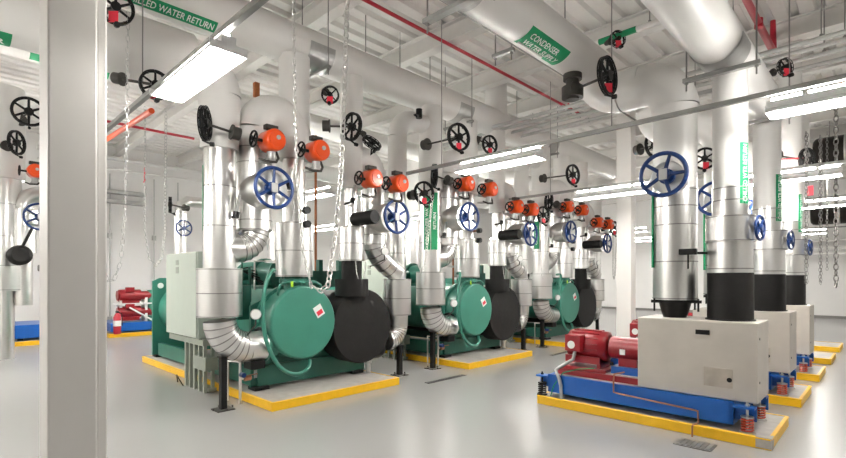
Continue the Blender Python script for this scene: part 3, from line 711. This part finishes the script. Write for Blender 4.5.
    b = B(); b.tube([(5.20, 2.05, .50), (5.14, 2.06, .50), (5.135, 2.13, .48), (5.135, 2.137, .40), (5.135, 2.137, .285), (5.135, 2.10, .278), (5.135, 1.36, .24), (5.135, 1.325, .235), (5.135, 1.32, .15), (5.13, 1.32, .125), (5.09, 1.33, .122), (5.04, 1.34, .12), (5.03, 1.345, .10), (5.03, 1.345, .01)], .0085, 8); b.build('drain_tube', 'copper', r)
    return r
pump0 = make_pump()
PREP = [pump0]
def make_suction():
    x, y = 5.48, 1.63
    r = thing('suction_pipe', 'silver pipe on a narrow black neck above the front pump', 'pipe', (x, y, 1.1), 'silver pipes above the pumps')
    b = B(); b.tube([(x, y, 1.10), (x, y, 1.14), (x, y, 1.24), (x, y, 1.27)], [.11, .125, .15, .17], 26); b.build('flexible_connector', 'iron', r)
    b = B(); b.tube([(x, y, 1.262), (x, y, 1.285)], .205, 30)
    for a in (150, 250, 330): 
        q = V((math.cos(math.radians(a)), math.sin(math.radians(a)), 0)); b.bar(V((x, y, 1.27))+q*.19, V((x, y, 1.27))+q*.28, .05, .03); b.cyl(V((x, y, 1.17))+q*.26, V((x, y, 1.30))+q*.26, .010, n=8)
    b.build('control_rod', 'iron', r)
    b = B(); b.tube([(x, y, 1.285), (x, y, 2.44)], .212, 36); b.rings(x, y, (1.30, 1.68, 2.06, 2.25, 2.42), .212); b.build('jacket', ['silver', 'seam'], r)
    b = B(); b.tube([(x, y, 2.42), (x, y, 3.18), (x, y, 3.295)], [.208, .208, .225], 32); b.arc((x, y+.33, 3.29), (0, -1, 0), (0, 0, 1), .33, .225, 0, 90, 10, 32); b.tube([(x, y+.33, 3.62), (x, y+.55, 3.62)], .225, 32)
    b.arc((x, y+.55, 3.95), (0, 0, -1), (0, 1, 0), .33, .222, 0, 90, 10, 32); b.build('upper_jacket', 'white', r)
    b = B(); b.tube([(x-.15, y+.17, 1.62), (x-.15, y+.17, 2.38)], .014, 8); b.build('green_strip', 'sgn', r)
    return r
PREP.append(make_suction())
def make_discharge():
    x, y = 5.48, 1.13
    r = thing('discharge_pipe', 'stepped pipe with black sleeve standing on the front pump', 'pipe', (x, y, 1.1), 'black sleeved pipes above the pumps')
    b = B(); b.tube([(x, y, 1.10), (x, y, 1.56)], .196, 36); b.tube([(x, y, 1.101), (x, y, 1.112)], .212, 36); b.build('black_sleeve', 'black', r)
    b = B(); b.tube([(x, y, 1.56), (x, y, 1.86)], .190, 34); b.tube([(x, y, 1.86), (x, y, 2.11)], .210, 36); b.rings(x, y, (1.87, 2.10), .210); b.rings(x, y, (1.60,), .190); b.build('sleeve', ['silver', 'seam'], r)
    b = B(); b.tube([(x, y, 2.10), (x, y, 2.40)], .154, 30); b.rings(x, y, (2.26, 2.38), .154); b.build('jacket', ['silver', 'seam'], r)
    b = B(); b.tube([(x, y, 2.39), (x, y, 3.68)], .15, 30); b.build('upper_jacket', 'white', r)
    return r
dis = make_discharge(); PREP.append(dis)
wv = thing('balancing_valve', 'blue handled balancing valve on the black sleeved pipe, front pump', 'valve', (5.48, .9, 1.98), 'blue handled balancing valves')
b = B(); b.cyl((5.48, 1.0, 1.98), (5.44, .89, 1.98), .02, n=10); b.build('stem', 'iron', wv)
b = B(); wheel(b, (5.44, .88, 1.98), (-.14, -.99, 0), .112, .013, 4, .03, .05); b.build('handwheel', 'blue', wv)
PREP.append(wv)
PREP.append(butterfly('big blue handwheel high on the silver pipe above the front pump', (5.40, 1.62, 2.52), .16, (4.99, 1.59, 2.52), .205, (-1, -.07, 0), .25, 'blue handwheels above the pumps', 5))
b = B(); b.box((5.22, 1.36, 1.74), (5.27, 1.52, 1.80), .008); b.cyl((5.26, 1.44, 1.76), (5.44, 1.30, 1.76), .012, n=8); b.cyl((5.25, 1.44, 1.74), (5.25, 1.44, 1.60), .009, n=6)
PREP.append(single(b, 'differential_switch', 'iron', (5.25, 1.44, 1.76), 'small black switch between the two pipes of the front pump', 'switch', 'small black switches by pump pipes'))
for k in (1, 2):
    for o in PREP: dup(o, (PX_*k, 0, 0), subs(o['label'], 'front', PU[k]))
dl = sorted([o for o in C.objects if o.name.startswith('discharge_pipe')], key=lambda o: o.location.x)
B().tube([(5.48+PX_*2, 1.13, 3.67), (5.48+PX_*2, 1.13, ZC)], .15, 30).build('upper_extension', 'white', dl[2])
for k, o in enumerate(dl): pipe_label_z(o, 5.48+PX_*k, 1.13, .150, 2.22, 2.80, [243, 246, 250][k], 42, 'CHILLED WTR RETURN', .075)
b = B(); b.box((4.72, 1.12, .0), (4.95, 1.42, .006))
for q in range(7): b.box((4.735, 1.135+.04*q, .006), (4.935, 1.155+.04*q, .01))
single(b, 'floor_grate', 'dgrate', (4.83, 1.29, 0), 'square dark steel grate in the floor before the front pump pad', 'floor grate')

# ------------------------------------------------------------------ chains
def hang(pts, label, pitch=.042, r=.0045, m='chain', grp='hanging operating chains'):
    b = B().chain(pts, pitch, r); z = min(p[2] for p in pts); q = [p for p in pts if p[2] == z][0]
    return single(b, 'pull_chain', m, q, label, 'chain', grp)
hang([(2.373, 4, 4.95), (2.383, 4, 3.55), (2.415, 4, 2.48), (2.479, 4, 1.775), (2.567, 4, 1.442), (2.669, 4, 1.383), (2.762, 4, 1.441), (2.846, 4, 1.892), (2.919, 4, 2.556), (2.957, 4, 3.327), (3.02, 4, 4.95)], 'bright long chain looping down in front of the front green end cover', .058, .0075)
chainwheel((2.70, 4.0, 4.95), (0, -1, 0), .32, 'large chain wheel up high carrying the bright long chain', (2.70, 5.3, 4.98))
hang([(1.171, 4.6, 3.75), (1.163, 4.6, 2.836), (1.148, 4.6, 2.036), (1.119, 4.6, 1.642), (1.069, 4.6, 1.492), (1.019, 4.6, 1.484), (.98, 4.6, 1.6), (.97, 4.6, 3.7)], 'slim chain hanging beside the white column edge', .05, .0022, 'steel')
chainwheel((1.08, 4.6, 3.75), (-.1, -1, -.15), .125, 'black chain wheel with red tag touching the white column top', (1.06, 5.15, 3.85), True)
hang([(2.542, 9, 4.4), (2.542, 9, 2.325), (2.603, 9, 1.855), (2.711, 9, 1.722), (2.805, 9, 1.862), (2.853, 9, 2.348), (2.869, 9, 4.4)], 'thin dark chain looping low before the pale back wall', .06, .004, 'steel')
hang([(9.667, .6, 4.6), (9.667, .6, 1.38)], 'thick chain hanging straight before the end wall', .085, .009, 'dchain')
hang([(6.03, .6, 2.95), (6.04, .6, 1.49), (6.07, .6, 1.46), (6.09, .6, 1.6), (6.1, .6, 2.95)], 'light chain loop just past the pump pipes', .04, .0028, 'dchain')
hang([(7.35, .6, 3.2), (7.35, .6, 1.49), (7.42, .6, 1.45), (7.47, .6, 1.6), (7.47, .6, 3.2)], 'thin chain loop hanging between the pump pipes and thick chain', .04, .0028, 'dchain')
hang([(8.506, .62, 3.5), (8.506, .62, 1.62)], 'thin straight chain before the end wall', .04, .0028, 'dchain')
for k in (0, 1, 2):
    hang([(5.16+DX*k, 5.1, 2.8), (5.16+DX*k, 5.1, 1.6), (5.22+DX*k, 5.1, 1.5), (5.28+DX*k, 5.1, 1.6), (5.46+DX*k, 5.1, 2.8)] if k else [(5.15, 5.1, 2.8), (5.15, 5.1, 1.7), (5.2, 5.1, 1.6), (5.28, 5.1, 1.7), (5.46, 5.1, 2.8)], 'small chain loop hanging from the low chain wheel, %s chiller' % CH[k], .045, .004, 'chain' if k < 2 else 'dchain')

# ------------------------------------------------------------------ other valves overhead
chainwheel((1.50, 5.0, 3.34), (-.1, -1, 0), .125, 'dark chain wheel behind the glowing strip light by the column', (1.28, 5.3, 3.42), True)
chainwheel((3.82, 5.0, 3.47), (1, 0, 0), .165, 'black chain wheel crossed by the bright long chain', (3.58, 5.2, 3.47))
chainwheel((4.32, 5.2, 3.40), (.5, -.2, .9), .13, 'small tilted black chain wheel over the third orange actuator', (4.28, 5.38, 3.55))
chainwheel((7.08, 5.2, 3.93), (-.2, -1, 0), .155, 'black chain wheel with red tag by the strip light strut end', (6.95, 5.36, 4.02), True)
chainwheel((4.80, 2.06, 3.56), (0, -1, 0), .175, 'black chain wheel under the green labelled overhead pipe', (4.90, 2.47, 3.56), True)
b = B(); b.cyl((4.92, 2.5, 3.46), (4.92, 2.5, 3.76), .07, n=18).cyl((4.92, 2.5, 3.48), (4.92, 2.5, 3.60), .115, n=20).cyl((4.92, 2.5, 3.68), (4.92, 2.5, 3.74), .10, n=20)
single(b, 'gate_valve', 'dark', (4.92, 2.5, 3.46), 'dark iron gate valve under the green labelled overhead pipe', 'valve')
chainwheel((3.50, 5.02, 3.80), (-.7, -.7, 0), .10, 'small black chain wheel tucked under the trapeze by the bright chain', (3.62, 5.3, 3.95), True, spokes=4)
chainwheel((6.33, 2.58, 4.66), (-.5, -.85, 0), .10, 'black chain wheel with red tag on the thin labelled ceiling pipe', (6.4, 2.72, 4.70), True, spokes=4)
chainwheel((7.1, .9, 4.02), (-.5, -.85, 0), .095, 'square-looking black chain wheel with red tag over the middle pump', (7.2, 1.05, 4.02), True, spokes=4)
chainwheel((9.2, .9, 3.28), (-.36, -.93, 0), .17, 'black chain wheel past the rear pump, beside the hanging chains', (8.6, 1.2, 3.3))
chainwheel((8.4, 2.8, 3.72), (-.4, -1, 0), .2, 'dark chain wheel between the far column and the pump pipe', (8.5, 3.1, 3.72), True)
chainwheel((7.1, 1.75, 3.08), (-1, -.2, 0), .13, 'dark chain wheel between the two tall front pump pipes', (7.35, 1.7, 3.08), True)
b = B(); b.tube([(6.4, .2, 4.74), (6.4, 3.4, 4.74)], .036, 18)
sp = single(b, 'labelled_branch_pipe', 'white', (6.4, .2, 4.74), 'slim white pipe with green wrap close under the ceiling', 'pipe')
b = B(); b.tube([(6.4, 2.36, 4.74), (6.4, 2.86, 4.74)], .040, 18, False); b.build('pipe_label', 'sgn', sp)

b = B(); b.cyl((5.36, 5.30, 4.02), (5.36, 5.30, 4.16), .05, n=14).cyl((5.30, 5.26, 4.03), (5.22, 5.22, 4.0), .018, n=8).cyl((5.36, 5.3, 4.09), (5.36, 5.45, 4.09), .02, n=8)
single(b, 'pipe_sensor', 'iron', (5.36, 5.3, 4.02), 'small black sensor on the white bend between front and middle chillers', 'sensor')
# conduit rack on the ceiling
for i, (x, z) in enumerate(((7.5, 4.40), (7.75, 4.40), (8.1, 4.42), (8.45, 4.42), (8.9, 4.3))):
    b = B(); b.tube([(x, -3, z), (x, 7.2, z)], .03, 12)
    for y in (-1, 1.5, 4, 6.5): b.tube([(x, y-.03, z), (x, y+.03, z)], .045, 12)
    single(b, 'conduit', 'conduit', (x, -3, z), ['first grey conduit of the ceiling rack, next to the pumps', 'second grey conduit of the ceiling rack', 'third grey conduit of the ceiling rack', 'fourth grey conduit of the ceiling rack', 'lowest grey conduit, set beyond the ceiling rack'][i], 'conduit', 'ceiling conduits')
# sprinkler pipes
b = B(); b.tube([(-3, 4.86, 5.10), (10, 4.86, 5.10)], .026, 12); b.tube([(9.38, 4.86, 5.10), (9.38, 4.86, 5.3)], .02, 8)
single(b, 'sprinkler_pipe', 'sred', (-3, 4.86, 5.1), 'long dark red sprinkler pipe under the ceiling over the chillers', 'sprinkler pipe', 'red sprinkler pipes')
b = B(); b.tube([(4.5, 1.26, 4.9), (8.78, 1.26, 4.9), (8.78, 1.26, 5.35)], .035, 12); b.cyl((7.7, 1.26, 4.84), (7.7, 1.26, 4.96), .05)
single(b, 'sprinkler_pipe', 'sred', (4.5, 1.26, 4.9), 'red sprinkler pipe with upturned end above the pump header', 'sprinkler pipe', 'red sprinkler pipes')
b = B(); b.tube([(2.3, 12, 4.87), (4.45, 12, 4.87)], .03, 10)
single(b, 'sprinkler_pipe', 'sred', (2.3, 12, 4.87), 'short red sprinkler pipe crossing near the back wall', 'sprinkler pipe', 'red sprinkler pipes')
b = B(); b.tube([(1.85, 6.3, 3.5), (1.98, 9.1, 3.73)], .035, 10)
single(b, 'sprinkler_main', 'orange', (1.85, 6.3, 3.5), 'thicker orange red pipe slanting away behind the strip light', 'sprinkler pipe')
b = B(); b.tube([(3.1, 11, 3.8), (3.1, 11, 3.52), (3.1, 11.06, 3.5)], .013, 8)
single(b, 'red_drop', 'tag', (3.1, 11, 3.5), 'short red vertical pipe hanging before the back wall', 'pipe')
b = B(); b.box((4.2, 8.4, 3.0), (4.29, 8.49, 5.14))
single(b, 'brown_post', 'rust', (4.25, 8.45, 3.0), 'thick rust brown steel hanger behind the white return bend', 'hanger')

# ------------------------------------------------------------------ corner by the column, back wall
def corner_riser():
    x, y = 1.0, 12.0
    r = thing('corner_riser', 'thick silver and white standing pipe at the edge beyond the column', 'pipe', (x, y, 0))
    B().tube([(x, y, 3.38), (x, y, 5.1)], .31, 30).build('upper_jacket', 'white', r)
    b = B(); b.tube([(x, y, 1.75), (x, y, 3.40)], .26, 30); b.rings(x, y, (2.3, 2.9), .26); b.build('jacket', ['silver', 'seam'], r)
    b = B(); b.tube([(x, y, 1.28), (x, y, 1.77)], .31, 32); b.rings(x, y, (1.3, 1.75), .31); b.build('sleeve', ['silver', 'seam'], r)
    b = B(); b.tube([(x, y, 0), (x, y, 1.3)], .15, 24); b.build('lower_jacket', ['silver', 'seam'], r)
    return r
corner_riser()
r = thing('corner_bend', 'shiny silver elbow beside the standing pipe behind the column', 'pipe', (1.45, 11.9, 2.9))
b = B(); b.arc((1.55, 11.9, 2.85), (-1, 0, 0), (0, 0, 1), .28, .17, 0, 90, 8, 24); b.tube([(1.55, 11.9, 3.13), (2.1, 11.9, 3.13)], .17, 24); b.build('elbow', ['gore', 'seam'], r)
b = B(); b.tube([(1.27, 11.9, 1.0), (1.27, 11.9, 2.86)], .14, 24); b.tube([(1.27, 11.9, 2.0), (1.27, 11.9, 2.82)], .2, 24); b.build('jacket', ['silver', 'seam'], r)
chainwheel((1.28, 11.3, 4.56), (0, -1, 0), .24, 'black chain wheel between the column and the standing pipe', (1.2, 11.8, 4.5))
chainwheel((1.12, 11.4, 3.98), (.8, -.6, 0), .2, 'lower black chain wheel between column and standing pipe', (1.0, 11.7, 3.95))
dup(a0, V((1.38, 11.3, 3.5))-V((2.76, 5.03, 3.09)), 'orange actuator half hidden behind the white column')
butterfly('blue handwheel half hidden behind the white column', (1.45, 11.8, 2.66), .15, (1.45, 11.35, 2.66), .24, (0, -1, 0), .35)
b = B(); b.tube([(1.15, 11.5, 1.93), (1.15, 11.42, 1.93), (1.15, 11.2, 1.93), (1.15, 11.14, 1.93)], [.12, .18, .18, .12], 22); b.tube([(1.17, 11.25, 2.05), (1.32, 11.25, 2.42)], .025, 8)
single(b, 'insulated_valve', 'black', (1.15, 11.3, 1.93), 'round black insulated valve with tilted lever by the standing pipe', 'valve')
b = B(); b.box((1.6, 12.6, 1.66), (2.2, 12.9, 1.80), .03)
single(b, 'cable_tray', 'iron', (1.6, 12.7, 1.5), 'short black tray seen just before the white column', 'tray')
r = thing('inertia_base', 'blue inertia base by the back wall seen before the column', 'pump base', (1.2, 14, .1))
B().box((1.25, 14.0, .16), (2.4, 15.4, .46), .01).build('frame', 'fblue', r); B().box((1.4, 14.1, .1), (1.5, 14.2, .16)).build('isolator', 'iron', r); B().box((2.2, 14.1, .1), (2.3, 14.2, .16)).build('isolator', 'iron', r)
def extinguisher(x, y, z, label):
    r = thing('fire_extinguisher', label, 'fire extinguisher', (x, y, z), 'red fire extinguishers')
    B().tube([(x, y, z), (x, y, z+.02), (x, y, z+.42), (x, y, z+.5), (x, y, z+.53)], [.07, .085, .085, .05, .03], 18).build('cylinder', 'sred', r)
    b = B(); b.box((x-.03, y-.05, z+.53), (x+.03, y+.05, z+.58)); b.tube([(x+.03, y, z+.55), (x+.1, y, z+.5), (x+.11, y, z+.2)], .012, 6); b.build('valve_head', 'iron', r)
    B().tube([(x, y, z+.2), (x, y, z+.34)], .087, 18, False).build('paper_label', 'wht', r)
    return r
extinguisher(1.12, 13.2, .62, 'red fire extinguisher mounted by the standing pipe behind the column')
b = B(); b.box((1.05, 13.29, 0), (1.19, 13.33, 1.25))
single(b, 'extinguisher_post', 'wall', (1.12, 13.3, 0), 'pale post carrying the fire extinguisher behind the column', 'post')
extinguisher(3.3, 13.9, .12, 'red fire extinguisher standing before the small red pump')
r = thing('booster_pump', 'small red pump set on blue base against the back wall', 'pump', (3.3, 14.3, .1))
b = B(); b.box((3.25, 14.3, .14), (4.4, 15.7, .36), .01); b.build('base_frame', 'fblue', r)
for x in (3.4, 4.25): B().cyl((x, 14.26, .1), (x, 14.26, .22), .06, n=12).build('isolator_spring', 'rust', r)
for z, nm in ((.62, 'lower_motor'), (1.06, 'upper_motor')):
    b = B(); b.cyl((3.5, 14.6, z), (4.0, 14.6, z), .16, n=24).cyl((4.0, 14.6, z), (4.3, 14.6, z), .11, n=20).cyl((3.46, 14.6, z), (3.5, 14.6, z), .13, n=20); b.box((3.55, 14.45, z-.22), (3.95, 14.75, z-.12)); b.box((3.62, 14.4, z+.1), (3.82, 14.5, z+.22)); b.build(nm, 'red', r)
b = B()
for x in (3.5, 4.1): b.box((x, 14.5, .36), (x+.06, 14.56, 1.0)); b.box((x, 14.8, .36), (x+.06, 14.86, 1.0))
b.box((3.45, 14.45, .82), (4.4, 14.9, .86)); b.bar((3.7, 14.4, .75), (4.25, 14.35, .38), .04, .04); b.build('rack', 'wht', r)
b = B(); b.cyl((4.3, 14.6, .6), (4.3, 14.6, 1.2), .12, n=16); b.box((4.2, 14.4, .3), (4.4, 14.8, .5)); b.build('green_casing', 'green', r)
# pipe with small wheel behind the cabinet
r = thing('small_silver_riser', 'silver pipe with small wheels standing behind the control cabinet', 'pipe', (3.55, 10.3, 0))
b = B(); b.tube([(3.55, 10.3, 0), (3.55, 10.3, 2.86)], .11, 20); b.rings(3.55, 10.3, (2.0, 2.6, 2.84), .11); b.build('jacket', ['silver', 'seam'], r)
b = B(); b.tube([(3.55, 10.3, 2.86), (3.57, 10.3, 2.98), (3.7, 10.3, 3.08), (4.4, 10.3, 3.1)], .11, 20); b.build('stub_jacket', ['silver', 'seam'], r)
b = B(); wheel(b, (3.5, 9.95, 2.50), (.1, -1, 0), .15, .015, 6, .04, .04); b.cyl((3.5, 9.95, 2.5), (3.55, 10.2, 2.5), .03); b.build('handwheel', 'blue', r)
chainwheel((3.1, 9.5, 2.87), (.9, -.3, 0), .13, 'small black chain wheel standing off before the back wall', (3.4, 9.6, 2.85))
# wall conduits
for i, (x, z0) in enumerate(((3.72, .4), (4.9, .4), (5.6, .4))):
    b = B(); b.tube([(x, Y1-.05, z0), (x, Y1-.05, 4.6)], .016, 8); b.box((x-.05, Y1-.09, z0-.15), (x+.05, Y1, z0)); b.box((x-.05, Y1-.08, 2.7), (x+.05, Y1, 2.85))
    single(b, 'wall_conduit', 'steel', (x, Y1-.05, z0), ['thin conduit on the back wall next to the column edge', 'thin conduit on the back wall behind the looping chain', 'thin conduit on the back wall behind the cabinet'][i], 'conduit', 'back wall conduits')
b = B()
for z in (4.0, 3.72): b.box((2.9, Y1-.25, z), (4.6, Y1-.02, z+.12), .03)
single(b, 'wall_duct', 'steel', (3.7, Y1-.1, 3.72), 'two stacked grey ducts on the back wall by the column', 'duct')
b = B(); b.tube([(2, Y1-.3, 5.0), (9, Y1-.3, 5.0)], .06, 12); b.tube([(2, Y1-.3, 4.7), (9, Y1-.3, 4.7)], .03, 10)
single(b, 'wall_pipe', 'white', (2, Y1-.3, 5), 'slim white pipe along the top of the back wall', 'pipe')

# ------------------------------------------------------------------ far end of the room
def drum(x, y0, y1, z, rr, label):
    r = thing('black_drum', label, 'insulated tank', (x, y0, z), 'black overhead drums')
    b = B(); b.tube([(x, y1, z), (x, y1-.04, z), (x, y1-.1, z), (x, y0, z)], [rr*.8, rr*.95, rr, rr], 28); b.build('shell', 'dduct', r)
    for yy in (y1-.3, y0+.5): B().cyl((x, yy, z+rr), (x, yy, ZC-.06), .012, n=8).build('hanger_rod', 'rod', r)
    b = B(); b.tube([(x, y1-.62, z), (x, y1-.58, z)], rr*1.015, 28, False); b.build('band', 'steel', r)
    return r
drum(17.0, -2.6, 1.58, 3.28, .30, 'black horizontal drum hung low before the end wall')
drum(15.4, -2.6, 1.38, 4.62, .36, 'black horizontal drum hung high before the end wall')
for i, (z, y1) in enumerate(((2.62, 3.6), (2.9, 2.9), (2.42, 2.5))):
    b = B(); b.tube([(22.5, -3, z), (22.5, y1, z)], .06, 14)
    single(b, 'end_wall_pipe', 'white', (22.5, -3, z), ['white pipe along the end wall, middle of three', 'white pipe along the end wall, top of three', 'white pipe along the end wall, bottom of three'][i], 'pipe', 'white pipes along the end wall')
b = B(); b.arc((11.6, 1.3, 3.75), (-1, 0, 0), (0, 0, 1), .3, .17, 0, 180, 14, 24); b.tube([(11.3, 1.3, 3.75), (11.3, 1.3, 2.9)], .17, 22); b.tube([(11.9, 1.3, 3.75), (11.9, 1.3, 4.9)], .17, 22)
single(b, 'far_bend', 'white', (11.6, 1.3, 2.9), 'white bent pipe past the rear pump under the ceiling', 'pipe')
b = B(); b.tube([(8.05, 1.05, 3.12), (9.6, .95, 3.4)], .012, 6); b.box((9.56, .86, 2.80), (9.59, .94, 2.95))
single(b, 'tagged_stem', 'tag', (9.0, 1, 3.1), 'thin stem with red tag beside the hanging chains', 'valve stem')
# pipes behind the back chiller, filling the gaps
for i, (x, y, rr, z0, z1) in enumerate(((5.45, 9.9, .2, 0, 4.9), (4.9, 11.4, .24, 0, 4.9), (9.0, 9.2, .24, 0, 4.9), (9.9, 11.5, .2, 0, 4.9), (6.3, 11.6, .18, 0, 4.9))):
    r = thing('back_riser', ['tall white pipe standing in the gap behind front and middle chillers', 'tall white pipe far behind the front chiller', 'tall white pipe in the gap between middle and back chillers', 'tall silver pipe in the depth beyond the middle chiller', 'tall silver pipe in the depth behind the front chiller'][i], 'pipe', (x, y, z0), 'tall pipes behind the chillers')
    b = B(); b.tube([(x, y, z0), (x, y, 2.6)], rr*.85, 22); b.rings(x, y, (1, 1.8, 2.58), rr*.85); b.build('jacket', ['silver', 'seam'], r)
    B().tube([(x, y, 2.58), (x, y, z1)], rr, 22).build('upper_jacket', 'white', r)
for i, (y, z) in enumerate(((8.2, 4.55), (10.4, 4.2))):
    b = B(); b.tube([(3.4+i, y, z), (14, y, z)], .2, 26)
    single(b, 'rear_header', 'white', (4, y, z), ['white overhead pipe behind the fat main', 'lower white overhead pipe farthest behind the main'.replace('farthest', 'far')][i], 'pipe', 'white overhead pipes behind the main')

# ------------------------------------------------------------------ camera, world, colour
cd = bpy.data.cameras.new('camera'); cam = bpy.data.objects.new('camera', cd); C.objects.link(cam)
cam.location = (0, 0, 1.5); cam.rotation_euler = (PI/2, 0, math.atan2(.6972, .7169)-PI/2)
cd.sensor_fit = 'HORIZONTAL'; cd.sensor_width = 36; cd.lens = 481/846*36; cd.shift_y = 50/846; cd.clip_start = .05; cd.clip_end = 100
S.camera = cam
w = bpy.data.worlds.new('world'); S.world = w; w.use_nodes = True
w.node_tree.nodes['Background'].inputs['Color'].default_value = (1, .985, .96, 1)
w.node_tree.nodes['Background'].inputs['Strength'].default_value = .5
S.view_settings.view_transform = 'Standard'; S.view_settings.look = 'None'; S.view_settings.gamma = 1; S.view_settings.exposure = 1.56
S.view_settings.use_curve_mapping = False
S.cycles.max_bounces = 10; S.cycles.diffuse_bounces = 4; S.cycles.glossy_bounces = 8
S.cycles.use_denoising = True; S.cycles.caustics_reflective = False; S.cycles.caustics_refractive = False; S.cycles.blur_glossy = .5
S.cycles.sample_clamp_indirect = 6
for o in C.objects:
    if '_b' in o: del o['_b']
